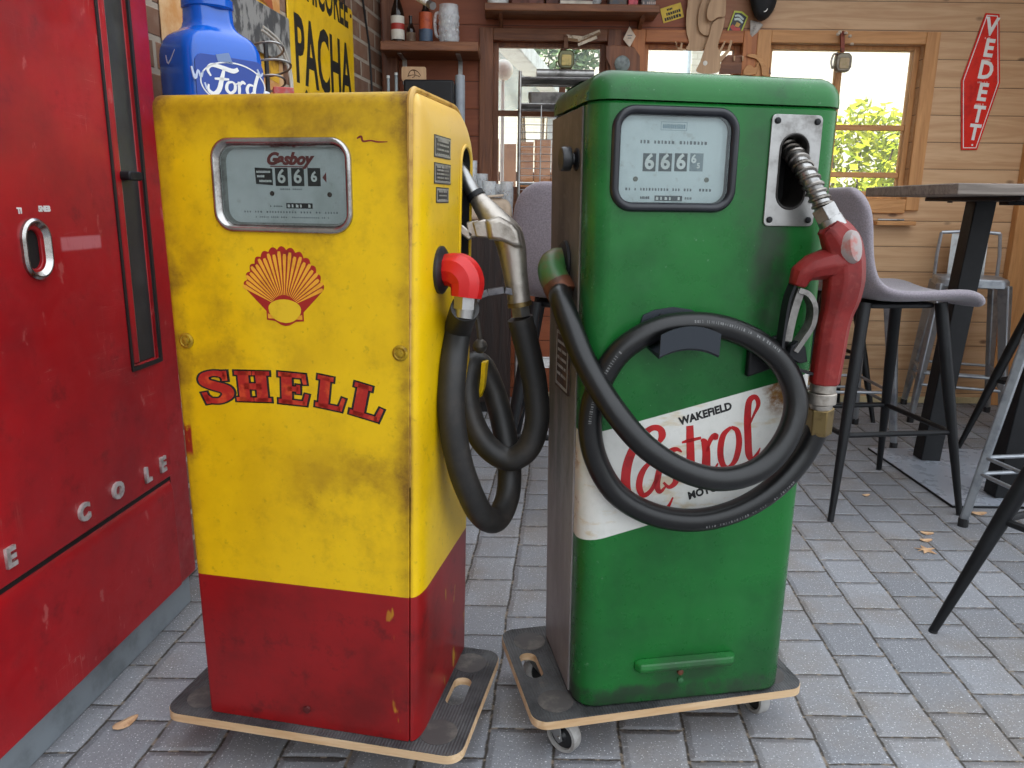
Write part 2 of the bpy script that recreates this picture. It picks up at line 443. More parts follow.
def window(i, a, b, z0, z1, vert, horiz, mat_v, mat_h):
    root = bpy.data.objects.new('window_%d' % i, None); COL.objects.link(root); struct(root)
    root.location = ((a + b) / 2, YW, z0); bpy.context.view_layer.update()
    hw, hh = (b - a) / 2, z1 - z0
    bm = new_bm()
    for s in (-1, 1): box(bm, *sorted((s * (hw - 0.03), s * (hw + 0.0))), 0.035, 0.085, 0, hh)
    box(bm, -hw + 0.03, hw - 0.03, 0.035, 0.085, hh - 0.022, hh); box(bm, -hw + 0.03, hw - 0.03, 0.035, 0.085, 0, 0.04)
    link('window_frame', bm, mat_v, root, False, 0.003)
    for xx in vert:
        bm = new_bm(); box(bm, xx - 0.016 - (a + b) / 2, xx + 0.016 - (a + b) / 2, 0.04, 0.08, 0.04, hh - 0.028); link('mullion', bm, mat_v, root, False, 0.003)
    for zz in horiz:
        bm = new_bm(); box(bm, -hw + 0.03, hw - 0.03, 0.043, 0.077, zz - z0 - 0.014, zz - z0 + 0.014); link('glazing_bar', bm, mat_h, root, False, 0.003)
    bm = new_bm(); box(bm, -hw + 0.02, hw - 0.02, 0.058, 0.062, 0.02, hh - 0.015); link('pane', bm, M_pane, root, False)
    # casing boards on the room side
    for s in (-1, 1):
        bm = new_bm(); box(bm, *sorted((s * (hw - 0.002), s * (hw + 0.070))), -0.022, -0.001, -0.06, hh + 0.060)
        link('side_casing', bm, mat_v, root, False, 0.004)
    bm = new_bm(); box(bm, -hw + 0.002, hw - 0.002, -0.020, -0.001, hh, hh + 0.060); link('head_casing', bm, mat_h, root, False, 0.004)
    bm = new_bm(); box(bm, -hw + 0.002, hw - 0.002, -0.020, -0.001, -0.075, 0.0); link('window_apron', bm, mat_h, root, False, 0.004)
    return root
window(1, *WIN[0], [0.246], [1.55], M_brownv, M_brownwood)
window(2, *WIN[1], [], [1.52], M_orangev, M_orange)
window(3, *WIN[2], [1.70], [1.50, 1.256], M_pinev, M_pine)

# --- brick side wall beyond the red machine
BWALL = Face(-0.700, 4.28, rad(90 - 7.0))
def brick_mat():
    t = NT('brown_brick'); o = t.obj(); x, y, z = t.sep(o)
    b = t.n('ShaderNodeTexBrick'); t.put(b.inputs['Vector'], t.comb(x, z, 0.0))
    b.offset = 0.5; b.inputs['Scale'].default_value = 1.0
    b.inputs['Brick Width'].default_value = 0.235; b.inputs['Row Height'].default_value = 0.083; b.inputs['Mortar Size'].default_value = 0.0095
    b.inputs['Mortar Smooth'].default_value = 0.3; b.inputs['Bias'].default_value = 0.0
    b.inputs['Color1'].default_value = lin('#8a6650'); b.inputs['Color2'].default_value = lin('#6d4f40'); b.inputs['Mortar'].default_value = lin('#a89c8c')
    n = t.noise(o, 14, 5)
    c = t.mix(t.math('MULTIPLY', t.step(n, 0.4, 0.75), 0.5), b.outputs['Color'], lin('#9a8573'))
    h = t.math('ADD', t.math('SUBTRACT', 1.0, b.outputs['Fac']), t.math('MULTIPLY', n, 0.3))
    return t.bsdf(c, 0.85, 0, t.bump(h, 0.6, 0.012), 0.3)
bm = new_bm(); box(bm, -2.29, 0.0, 0.0, 0.14, 0, 2.6)
wl = link('wall_left', bm, brick_mat(), smooth=False); struct(wl)
wl.location = BWALL.P; wl.rotation_euler = (0, 0, BWALL.t); bpy.context.view_layer.update()
# --- right wall and roof; unseen tall left wall added to block the sun
M_plaster = plain('rough_plaster', '#8f8a82', 0.9, 0, '#7c766e', 3, bump=0.2)
bm = new_bm(); box(bm, -1.90, -1.62, -3.6, 4.41, 0, 6.2); struct(link('wall_sun_block', bm, M_plaster, smooth=False))
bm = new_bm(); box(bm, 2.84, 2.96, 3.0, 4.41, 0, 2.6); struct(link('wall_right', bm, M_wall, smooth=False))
bm = new_bm()
box(bm, -1.62, 2.96, 3.45, 4.55, 2.60, 2.70)
struct(link('ceiling', bm, M_brownwood, smooth=False))
for i, xx in enumerate((-0.4, 0.8, 2.0)):
    bm = new_bm(); box(bm, xx - 0.05, xx + 0.05, 3.45, 4.28, 2.44, 2.60); struct(link('trim_%d' % (i + 1), bm, M_brownwood, smooth=False, bevel=0.004))
# corner boards
bm = new_bm(); box(bm, 2.70, 2.835, YW - 0.05, YW - 0.001, 0, 2.44); struct(link('trim_4', bm, M_pinev, smooth=False, bevel=0.004))
bm = new_bm(); box(bm, -0.685, -0.61, YW - 0.07, YW - 0.001, 0, 2.44); struct(link('trim_5', bm, M_brownv, smooth=False, bevel=0.004))
bm = new_bm(); box(bm, 0.15, 2.70, YW - 0.016, YW - 0.001, 0.0, 0.035); struct(link('baseboard_back', bm, plain('pale_skirting', '#c9b98f', 0.6), smooth=False, bevel=0.003))

# ================================================================== RED MACHINE
MF0 = Face(-0.867, 1.922, rad(90 - 4.4))
_d = MF0.P - MF0.n * 0.020
MF = Face(_d.x, _d.y, rad(90 - 4.4))      # the plane of the door
def red_mat():
    t = NT('aged_red_lacquer'); o = t.obj(); x, y, z = t.sep(o)
    n = t.noise(o, 3.0, 6, 0.65); n2 = t.noise(o, 14, 6, 0.7); n3 = t.noise(t.mapv(o, (1, 1, 0.5)), 30, 4, 0.6)
    c = t.mix(t.step(n, 0.4, 0.72), lin('#a5121a'), lin('#83121a'))
    c = t.mix(t.math('MULTIPLY', t.step(n2, 0.55, 0.75), 0.6), c, lin('#591014'))
    c = t.mix(t.math('MULTIPLY', t.step(n3, 0.66, 0.72), 0.5), c, lin('#b9605c'))
    # thin scratches
    for k, (sc, ro) in enumerate((((40, 40, 1.2), 0.15), ((2.0, 2, 70), 0.5))):
        s = t.noise(t.mapv(o, sc, (k * 3, 0, k), (ro, ro, 0)), 1.0, 2, 0.5)
        m = t.math('MULTIPLY', t.step(t.math('ABSOLUTE', t.math('SUBTRACT', s, 0.5)), 0.0, 0.004, 1, 0), t.step(t.noise(o, 5, 2), 0.55, 0.65))
        c = t.mix(t.math('MULTIPLY', m, 0.45), c, lin('#c07a70'))
    # the scuffed patch beside the escutcheon
    px = t.step(t.math('ABSOLUTE', t.math('ADD', x, 0.348)), 0.060, 0.068, 1, 0); pz = t.step(t.math('ABSOLUTE', t.math('SUBTRACT', z, 0.992)), 0.010, 0.016, 1, 0)
    c = t.mix(t.math('MULTIPLY', t.math('MULTIPLY', px, pz), t.step(n3, 0.3, 0.5, 0.25, 0.75)), c, lin('#c4757a'))
    r = t.step(n2, 0.3, 0.7, 0.28, 0.5)
    return t.bsdf(c, r, 0, t.bump(n3, 0.04, 0.004), 0.5)
M_red = red_mat()
rm = thing('vending_machine', 'tall old red vending machine with glass strip, grey plinth and chrome letters', 'vending machine', MF0.P, MF0.t)
MFR = FRONT   # thing-local: x along the front towards its far end, -y outwards (to the room), z up
bm = new_bm(); box(bm, -1.00, 0.004, -0.014, 0.60, 0.095, 1.92); cab = link('cabinet', bm, M_red, rm, True, 0.010, 3)
bm = new_bm(); box(bm, -0.99, 0.004, 0.010, 0.59, 0.0, 0.098); link('plinth', bm, plain('grey_painted_steel', '#8e979d', 0.5, 0.2, '#757d80', 7, bump=0.1), rm, True, 0.004)
SLT = (-0.214, -0.098, 0.705, 1.86)
bc_ = new_bm(); box(bc_, SLT[0] + 0.004, SLT[1] - 0.004, -0.1, 0.0, SLT[2] + 0.004, SLT[3] - 0.004); cut(cab, [bc_])
d = link('door', (lambda b: (box(b, -0.985, -0.092, -0.022, -0.010, 0.404, 1.90), b)[1])(new_bm()), M_red, rm, True)
b1 = new_bm(); box(b1, SLT[0], SLT[1], -0.1, 0.05, SLT[2], SLT[3])
b2 = new_bm(); prism(b2, rrect(-0.508, -0.468, 0.951, 1.022, 0.0195, 8), -0.03, 0.05, MFR)
cut(d, [b1, b2])
m = d.modifiers.new('bevel', 'BEVEL'); m.width = 0.004; m.segments = 3; m.limit_method = 'ANGLE'; m.angle_limit = rad(50)
bm = new_bm(); box(bm, SLT[0] + 0.005, SLT[1] - 0.005, -0.0125, -0.008, SLT[2] + 0.005, SLT[3] - 0.005); link('glass_strip', bm, plain('dark_glass', '#2b2d2d', 0.35, 0, '#3f4241', 4), rm, False)
bm = new_bm(); box(bm, -0.206, -0.182, -0.0215, -0.007, 0.712, 1.85); s_ = link('slide_rail', bm, M_red, rm, True, 0.003)
bm = new_bm(); ring(bm, rrect(-0.221, -0.090, 0.697, 1.866, 0.004, 2), rrect(-0.213, -0.099, 0.706, 1.858, 0.003, 2), 0.020, 0.0255, MFR); link('glass_trim', bm, plain('black_trim', '#191717', 0.5), rm, True)
bm = new_bm(); box(bm, -0.181, -0.177, -0.018, -0.007, 0.712, 1.85); link('glass_bead', bm, M_steel, rm, False)
bm = new_bm(); a_, z_ = MF(127, 176); prism(bm, rrect(a_ - 0.030, a_ + 0.022, z_ - 0.010, z_ + 0.010, 0.007, 4), 0.018, 0.044, MFR); h_ = link('latch', bm, M_blackmetal, rm, True, 0.003)
# escutcheon
bm = new_bm()
ro = rrect(-0.524, -0.446, 0.931, 1.043, 0.038, 10); ri = rrect(-0.508, -0.464, 0.949, 1.026, 0.0215, 10)
L = [[V(MFR(a, b, c)) for a, b in p] for p, c in ((ro, 0.018), (ro, 0.027), (inset(ro, 0.004), 0.031), (inset(ro, 0.007), 0.031), (ri, 0.017), (ri, 0.0145))]
loft(bm, L, False, False); e_ = link('escutcheon', bm, M_chrome, rm, True)
bm = new_bm(); prism(bm, inset(ri, -0.004), 0.0145, 0.0152, MFR); link('keyhole', bm, M_dark, e_, False)
# lower panel with rounded upper edge
bm = new_bm()
prof = [(-0.010, 0.104), (-0.022, 0.104), (-0.022, 0.362), (-0.019, 0.378), (-0.015, 0.388), (-0.010, 0.392)]
loft(bm, [[V((x, y, z)) for y, z in prof] for x in (-0.985, -0.092)]); link('lower_panel', bm, M_red, rm, True, 0.002)
bm = new_bm(); box(bm, -0.985, -0.092, -0.0145, -0.0135, 0.391, 0.405); box(bm, -0.091, -0.088, -0.0145, -0.0135, 0.104, 0.92); link('door_gap', bm, M_dark, rm, False)
# chrome letters
M_letter = plain('bright_chrome_letter', '#d9d5d2', 0.3, 0.55, '#a9a19c', 40)
for ch, (px, py) in (('E', (8, 558)), ('C', (82, 513)), ('O', (116, 491)), ('L', (146, 475)), ('E', (161, 465))):
    a, z = MF(px, py)
    text('chrome_letter', ch, 0.050, M_letter, rm, MFRONT(a, z, 0.024), 0.0022, depth=0.004)
a, z = MF(18, 211); text('small_lettering', 'TI', 0.014, M_white, rm, MFRONT(a, z, 0.0228), 0.0008)
a, z = MF(43, 209); text('small_lettering', '5NEB', 0.014, M_white, rm, MFRONT(a, z, 0.0228), 0.0008)
a, z = MF(8, 640)
bm = new_bm(); a, z = MF(36, 727); stroke(bm, [(a - 0.02, z + 0.016, 0.002), (a + 0.008, z + 0.014, 0.002), (a, z - 0.014, 0.002)], MFR, -0.010, -0.0092, 4, False); link('pen_mark', bm, M_inkgrey, rm, False)

# ================================================================== DOLLIES
def board_top_mat():
    t = NT('ribbed_black_rubber'); o = t.obj(); x, y, z = t.sep(o)
    s = t.math('SINE', t.math('MULTIPLY', x, 2 * pi / 0.006))
    n = t.noise(o, 6, 6, 0.7)
    c = t.mix(t.step(n, 0.35, 0.75), lin('#2b2c2e'), lin('#5b5c5d'))
    c = t.mix(t.math('MULTIPLY', t.step(t.noise(o, 11, 5), 0.6, 0.7), 0.6), c, lin('#6b6152'))
    return t.bsdf(c, 0.55, 0, t.bump(s, 0.35, 0.002), 0.5)
M_ribbed = board_top_mat()
def dolly(name, label, location, rz, w, d, zt, holes, castor_rot, ci):
    r = thing(name, label, 'dolly', location, rz)
    th = 0.019
    o = link('board', (lambda b: (prism(b, rrect(0, w, 0, d, 0.032, 6), zt - th, zt - 0.0022, lambda a, c, e: (a, c, e)), b)[1])(new_bm()), M_plyedge, r, True)
    hs = [rrect(x - 0.019, x + 0.019, y - 0.048, y + 0.048, 0.0185, 8) for x, y in holes]
    cut(o, [(lambda b, p: (prism(b, p, 0, 0.3, lambda a, c, e: (a, c, e)), b)[1])(new_bm(), p) for p in hs])
    o2 = link('rubber_mat', (lambda b: (prism(b, rrect(0.0008, w - 0.0008, 0.0008, d - 0.0008, 0.032, 6), zt - 0.0022, zt, lambda a, c, e: (a, c, e)), b)[1])(new_bm()), M_ribbed, r, True)
    cut(o2, [(lambda b, p: (prism(b, p, 0, 0.3, lambda a, c, e: (a, c, e)), b)[1])(new_bm(), p) for p in hs])
    for x, y in ((0.058, 0.058), (w - 0.058, 0.058), (0.058, d - 0.058), (w - 0.058, d - 0.058)):
        bm = new_bm(); cyl(bm, (x, y, zt), (x, y, zt + 0.0008), 0.036, seg=28)
        link('castor_pad', bm, plain('worn_disc', '#4a4746', 0.6, 0, '#6d6862', 18), r, True)
    for k, (x, y) in enumerate(((ci, ci), (w - ci, ci), (ci, d - ci), (w - ci, d - ci))):
        a = castor_rot[k]; ca, sa = cos(a), sin(a); R_ = 0.036
        M = Matrix.Translation((x, y, 0)) @ Matrix.Rotation(a, 4, 'Z')
        bm = new_bm(); box(bm, -0.038, 0.038, -0.03, 0.03, zt - th - 0.004, zt - th, M)
        cyl(bm, M @ V((0, 0, zt - th - 0.016)), M @ V((0, 0, zt - th - 0.004)), 0.022)
        for s in (-1, 1):
            p = [(-0.020, zt - th - 0.014), (0.020, zt - th - 0.014), (0.028, R_ - 0.004), (0.020, R_ - 0.012), (0.012, R_ - 0.008)]
            prism(bm, p, s * 0.016, s * 0.0185, lambda q, w_, e: M @ V((q, e, w_)))
        cyl(bm, M @ V((0.020, -0.021, R_)), M @ V((0.020, 0.021, R_)), 0.005, seg=10)
        c_ = link('castor', bm, M_steel, r, True, 0.001)
        bm = new_bm(); A = M @ V((0.020, 0, R_)); D = M.to_3x3() @ V((0, 1, 0))
        lathe(bm, [(0.0275, 0.012), (0.0275, -0.012), (0.034, -0.012), (R_, -0.009), (R_, 0.009), (0.034, 0.012), (0.0275, 0.012)], aim(A, D), 32, False); link('tyre', bm, M_wheelgrey, c_, True)
        bm = new_bm(); lathe(bm, [(0.0, -0.012), (0.007, -0.013), (0.012, -0.008), (0.0274, -0.006), (0.0274, 0.006), (0.012, 0.008), (0.007, 0.013), (0.0, 0.012)], aim(A, D), 24); link('hub', bm, M_black, c_, True)
    return r
TY, TG = rad(-11.5), rad(9.9)
ZB = 0.105
def dloc(base, t, a, b): return (base[0] + cos(t) * a - sin(t) * b, base[1] + sin(t) * a + cos(t) * b, 0)
YP, GP = (-0.583, 1.318), (0.128, 1.333)
dolly('wooden_dolly', 'black-topped plywood dolly under the yellow and red fuel pump', (-0.676, 1.317, 0), rad(-11.5), 0.603, 0.347, ZB, [(0.548, 0.190), (0.05, 0.190)], (0.3, 2.0, 1.1, 2.6), 0.115)
dolly('wooden_dolly', 'black-topped plywood dolly on castors under the green fuel pump', (0.052, 1.294, 0), rad(12.6), 0.586, 0.338, ZB, [(0.040, 0.190), (0.546, 0.190)], (-0.9, 1.7, 0.4, 2.2), 0.062)

# ================================================================== YELLOW PUMP
yp = thing('fuel_pump', 'yellow and red fuel pump with scallop emblem and arched red lettering', 'fuel pump', (YP[0], YP[1], ZB + 0.0012), TY)
YFACE = Face(YP[0], YP[1], TY)
def yf(px, py): u, z = YFACE(px, py); return u, z - ZB
SX = 0.4275
YB = YFACE.P + YFACE.u * SX
YSIDE = Face(YB.x, YB.y, TY + pi / 2)
KY = 0.0193    # the right-hand side leans out slightly towards the top
def ys(px, py):
    inv = yp.matrix_world.inverted(); e0 = inv @ EYE; d = inv.to_3x3() @ ray(px, py)
    k = (SX + KY * e0.z - e0.x) / (d.x - KY * d.z); q = e0 + d * k
    return q.y, q.z
def RIGHTK(x): return lambda a, b, c: (x + c + KY * b, a, b)
def yellow_mat(name, yel, yel2, red):
    t = NT(name); o = t.obj(); x, y, z = t.sep(o)
    x = t.math('SUBTRACT', x, t.math('MULTIPLY', t.math('MULTIPLY', z, KY), t.step(x, 0.2, 0.40)))
    n = t.noise(o, 5, 6, 0.65); n2 = t.noise(o, 16, 6, 0.7); n3 = t.noise(o, 70, 3, 0.6)
    ye = t.mix(t.step(n, 0.38, 0.7), lin(yel), lin(yel2))
    ye = t.mix(t.math('MULTIPLY', t.step(n3, 0.6, 0.72), 0.3), ye, lin('#7a6414'))
    # grime: along the top, the right seam, round the fittings, in cloudy patches
    top = t.step(t.math('ADD', z, t.math('MULTIPLY', n, 0.10)), 1.08, 1.185)
    seam = t.step(t.math('ADD', x, t.math('MULTIPLY', n2, 0.030)), 0.392, 0.425)
    seam = t.math('MULTIPLY', seam, t.step(x, 0.4135, 0.4175, 1, 0))
    lft = t.step(t.math('SUBTRACT', x, t.math('MULTIPLY', n2, 0.03)), -0.016, 0.016, 1, 0)
    cloud = t.math('MULTIPLY', t.step(n2, 0.50, 0.75), 0.55)
    around = None
    for cx_, cz_, rr in ((0.215, 0.985, 0.16), (0.395, 0.63, 0.11), (0.015, 0.70, 0.08), (0.33, 0.47, 0.14), (0.06, 0.86, 0.10), (0.13, 0.72, 0.10)):
        dx = t.math('MULTIPLY', t.math('SUBTRACT', x, cx_), 0.75); dz = t.math('SUBTRACT', z, cz_)
        q = t.step(t.math('SQRT', t.math('ADD', t.math('MULTIPLY', dx, dx), t.math('MULTIPLY', dz, dz))), rr * 0.4, rr, 1, 0)
        around = q if around is None else t.math('MAXIMUM', around, q)
    g = t.math('ADD', t.math('MULTIPLY', top, 0.55), t.math('ADD', t.math('MULTIPLY', seam, 0.5), t.math('ADD', t.math('MULTIPLY', lft, 0.45), t.math('MULTIPLY', t.math('MULTIPLY', around, t.step(n, 0.42, 0.62)), 0.42))))
    g = t.math('ADD', t.math('MULTIPLY', g, t.step(n2, 0.25, 0.6, 0.45, 1.0)), t.math('MULTIPLY', cloud, 0.5), clamp=True)
    side = t.step(x, 0.410, 0.418)
    tan = t.math('MULTIPLY', side, t.math('MULTIPLY', t.step(t.math('ADD', z, t.math('MULTIPLY', n, 0.12)), 1.02, 1.20), 0.75))
    g = t.math('MULTIPLY', g, t.math('SUBTRACT', 1.0, t.math('MULTIPLY', side, 0.93)))
    ye = t.mix(g, ye, lin('#6d4a0e')); ye = t.mix(tan, ye, lin('#e0b66a'))
    re = t.mix(t.step(n, 0.4, 0.72), lin(red), lin('#6d0f10'))
    re = t.mix(t.math('MULTIPLY', t.step(n2, 0.53, 0.7), 0.6), re, lin('#3f0a0b'))
    chip = t.math('MULTIPLY', t.step(t.noise(t.mapv(o, (1, 1, 0.3)), 22, 3), 0.66, 0.69), t.step(x, 0.34, 0.40))
    re = t.mix(chip, re, lin('#b98c1e'))
    zl = t.math('ADD', z, t.math('MULTIPLY', t.math('SUBTRACT', n3, 0.5), 0.001))
    f = t.step(zl, 0.2925, 0.2935)
    c = t.mix(f, re, ye)
    # red showing through a chip at the left edge
    cd = t.math('MULTIPLY', t.step(x, 0.014, 0.010), t.step(t.math('ABSOLUTE', t.math('SUBTRACT', z, 0.555)), 0.035, 0.02))
    c = t.mix(t.math('MULTIPLY', cd, t.step(n2, 0.4, 0.5)), c, lin('#8c2414'))
    r = t.math('ADD', 0.36, t.math('MULTIPLY', g, 0.25))
    return t.bsdf(c, r, 0, t.bump(n3, 0.05, 0.003), 0.45)
M_yel = yellow_mat('worn_yellow_over_red', '#e6bc06', '#d3a903', '#8f1114')
# side elevation: (y back, z up)
def side_profile(h, db, dm, rf, rb, d=0.0, kb=1.0):
    y0, yt, e = d, h - d, d * kb
    rf, rb = max(rf - d, 0.014), max(rb - d, 0.04)
    out = [(db - e, 0.0), (dm - e - 0.004, 0.60), (dm - e, 0.66), (dm - e, yt - rb)]
    for k in range(1, 9): t = rad(90 * k / 8); out.append((dm - e - rb + rb * cos(t), yt - rb + rb * sin(t)))
    for k in range(0, 9): t = rad(90 + 90 * k / 8); out.append((y0 + rf + rf * cos(t), yt - rf + rf * sin(t)))
    out.append((y0, 0.0))
    return out
HP = 1.14
prof = side_profile(HP, 0.330, ys(472, 210)[0] + 0.008, 0.022, 0.10)
bm = new_bm()
lv = [(-0.014, 0.011), (-0.013, 0.006), (-0.010, 0.002), (-0.004, 0.0), (0.407, 0.0), (0.4085, 0.002)]
loft(bm, [[V((u + (0.013 * (1 - z / 1.14) if u < 0.1 else KY * z), y, z)) for y, z in inset(prof, d)] for u, d in lv])
body = link('body', bm, M_yel, yp, True, angle=50)
DO = rrect(0.095, 0.330, 0.926, 1.068, 0.030, 8)
DI = rrect(0.106, 0.321, 0.938, 1.056, 0.022, 8)
bmc = new_bm(); prism(bmc, DO, -0.022, 0.1, FRONT); cut(body, [bmc])
# right-hand cover: a shallow domed pressing
bm = new_bm()
lv = [(0.4085, 0.010), (0.4100, 0.003), (0.4112, 0.0015), (0.4150, 0.003), (0.4190, 0.0075), (0.4225, 0.015), (0.4250, 0.025), (0.4268, 0.037), (0.4275, 0.050), (0.42755, 0.056)]
DM = ys(472, 210)[0] + 0.008
def cov(d): return side_profile(HP, 0.330, DM, 0.022, 0.10, d, 0.15)
loft(bm, [[V((u + KY * z, y, z)) for y, z in cov(d)] for u, d in lv])
cover = link('side_cover', bm, M_yel, yp, True, angle=60)
w0, w1 = ys(460.5, 210)[0], ys(469.5, 210)[0]
SL = rrect(w0, w1, 0.76, ys(465, 148)[1], [0.030, 0.030, 0.01, 0.01], 6)
bmc = new_bm(); prism(bmc, SL, -0.06, 0.1, RIGHTK(SX)); cut(cover, [bmc])
bm = new_bm(); prism(bm, inset(SL, -0.002), -0.0185, -0.0180, RIGHTK(SX)); link('nozzle_recess', bm, M_dark, yp, False)
bm = new_bm(); ring(bm, inset(SL, -0.0003), inset(SL, 0.0015), -0.018, -0.0006, RIGHTK(SX)); link('recess_shade', bm, M_dark, yp, False)  # near-black ring added to put shade on the slot's cut walls
bm = new_bm(); ring(bm, inset(SL, -0.007), SL, -0.008, 0.003, RIGHTK(SX)); link('recess_rim', bm, M_yel, yp, True, 0.002)
# bead along the seam, over the top
bm = new_bm(); pb = [V((0.4105 + KY * z, y, z)) for y, z in side_profile(HP, 0.330, DM, 0.022, 0.10, -0.0022, 0.5) if z > 1.06 and y < 0.34]
pb = pb + [V((0.4100 + KY * 1.02, 0.0005, 1.02)), V((0.4098 + KY * 0.9, 0.003, 0.9)), V((0.4098 + KY * 0.5, 0.004, 0.5))]
tube(bm, pb, [0.0052] * (len(pb) - 3) + [0.0045, 0.003, 0.002], 8)
link('seam_bead', bm, plain('worn_edge', '#c39a4a', 0.4, 0, '#8a5c26', 20), yp, True)
# dial
bm = new_bm()
L = [[V(FRONT(a, b, c)) for a, b in p] for p, c in ((inset(DO, -0.004), -0.001), (inset(DO, -0.003), 0.005), (inset(DO, 0.001), 0.007), (inset(DO, 0.005), 0.005), (DI, -0.010), (DI, -0.019))]
loft(bm, L, False, False); bez = link('dial_bezel', bm, M_chrome, yp, True, angle=60)
def dialplate_mat(name, base, stain):
    t = NT(name); o = t.obj(); n = t.noise(o, 9, 6, 0.7); n2 = t.noise(o, 60, 3)
    c = t.mix(t.step(n, 0.4, 0.75), lin(base), lin(stain)); c = t.mix(t.math('MULTIPLY', t.step(n2, 0.6, 0.75), 0.3), c, lin('#8a8070'))
    return t.bsdf(c, 0.45, 0, None, 0.4)
bm = new_bm(); prism(bm, inset(DO, 0.003), -0.020, -0.018, FRONT); dial = link('dial_plate', bm, dialplate_mat('dial_grey', '#d9dcdb', '#bcc0bd'), yp, False)
FD = -0.018
DSH = -0.011
FDm = lambda a, b, c: FRONT(a + DSH, b, c + FD)
M_dred = plain('oxblood_paint', '#7c1f1a', 0.5, 0, '#5e1815', 30)
text('brand_lettering', 'Gasboy', 0.026, M_dred, dial, MFRONT(0.228 + DSH, 1.039, FD + 0.0006), 0.0013, 0.35, sx=1.0)
bm = new_bm(); stroke(bm, [(0.196, 1.028, 0.0016), (0.262, 1.027, 0.0016)], FDm, 0, 0.0005, 1, False); link('underline', bm, M_dred, dial, False)
def digit_wheel(name, u0, u1, z0, z1, par, s, mp, c, mat, size=None, tx='6', tmat=None, sh=0.0):
    bm = new_bm(); prism(bm, [(u0, z0), (u1, z0), (u1, z1), (u0, z1)], 0, 0.0006, mp); o = link(name, bm, mat, par, False)
    if tx: text('numeral', tx, size or (z1 - z0) * 0.98, tmat or M_white, o, MFRONT((u0 + u1) / 2 + sh, (z0 + z1) / 2, c + 0.0009), s)
    return o
for (u0, u1, tx) in ((0.204, 0.226, '6'), (0.2325, 0.2545, '6'), (0.261, 0.283, '6')):
    digit_wheel('digit_wheel', u0, u1, 0.997, 1.0255, dial, 0.0006, FDm, FD, M_ink, 0.030 if u0 < 0.25 else 0.022, tx, sh=DSH)
bm = new_bm(); prism(bm, [(0.169, 1.0), (0.199, 0.998), (0.199, 1.0245), (0.168, 1.026)], 0, 0.0006, FDm); pl = link('legend_panel', bm, M_ink, dial, False)
bm = new_bm()
for k, zz in enumerate((1.0175, 1.0105, 1.003)): marks(bm, 0.171 + 0.001 * k, (0.195, 0.184, 0.197)[k], zz, 0.0036, lambda a, b, c: FDm(a, b, c + 0.0006), 0.0005, 0.25, k + 2)
link('legend_print', bm, M_white, pl, False)
bm = new_bm(); prism(bm, [(0.2865, 1.0105), (0.293, 1.003), (0.293, 1.019)], 0, 0.0006, FDm); link('pointer', bm, M_dred, dial, False)
bm = new_bm()
marks(bm, 0.212, 0.250, 0.9905, 0.0028, FDm, 0.0005, 1.0, 5)
marks(bm, 0.192, 0.215, 0.9635, 0.0025, FDm, 0.0005, 1.0, 6)
marks(bm, 0.145, 0.310, 0.9540, 0.0030, FDm, 0.0005, 1.6, 7); marks(bm, 0.165, 0.295, 0.9460, 0.0024, FDm, 0.0005, 1.3, 8)
link('dial_print', bm, M_inkgrey, dial, False)
bm = new_bm(); prism(bm, [(0.221, 0.9615), (0.267, 0.9615), (0.267, 0.970), (0.221, 0.970)], 0, 0.0006, FDm); tt = link('totaliser', bm, M_ink, dial, False)
bm = new_bm()
for k in range(6): marks(bm, 0.2235 + k * 0.0073, 0.2275 + k * 0.0073, 0.9632, 0.005, lambda a, b, c: FDm(a, b, c + 0.0006), 0.0004, 3, k, 0.004)
link('totaliser_print', bm, M_white, tt, False)
for u, z in ((0.1965, 0.985), (0.2975, 0.984)):
    bm = new_bm(); cyl(bm, FDm(u, z, 0), FDm(u, z, 0.0025), 0.004, 0.003); link('dial_screw', bm, plain('rusty_screw', '#3a2418', 0.7), dial, True)
bm = new_bm(); prism(bm, inset(DI, -0.001), -0.004, -0.003, FRONT); link('dial_glass', bm, M_pane, bez, False)
# scallop emblem
def scallop(k=1.0, n=13, r=0.0):
    pts = []; a0, a1 = rad(20), rad(160)
    for i in range(n):
        for q in range(7):
            t = (i + q / 6) / n; a = a0 + (a1 - a0) * t
            R = 0.088 + 0.006 * sin(pi * q / 6) + r - 0.006 * abs(cos(a)) ** 2 + 0.012 * sin(a) ** 2
            pts.append((cos(a) * R * 0.94, sin(a) * R + 0.006))
    pts += [(-0.052, 0.012), (-0.036, -0.004), (-0.036, -0.020), (-0.020, -0.0215), (-0.008, -0.0285), (0, -0.030), (0.008, -0.0285), (0.020, -0.0215), (0.036, -0.020), (0.036, -0.004), (0.052, 0.012)]
    return pts
EC = (0.2065, 0.797)
bm = new_bm(); prism(bm, [(EC[0] + a * 0.93, EC[1] + b * 0.93) for a, b in scallop()], 0, 0.0005, FRONT)
M_dkred = plain('emblem_red', '#a01c12', 0.5, 0, '#7c1610', 25)
em = link('scallop_emblem', bm, M_dkred, yp, False)
M_orange = plain('emblem_amber', '#e7a62c', 0.5, 0, '#d48f1c', 25)
bm = new_bm(); nr = 22
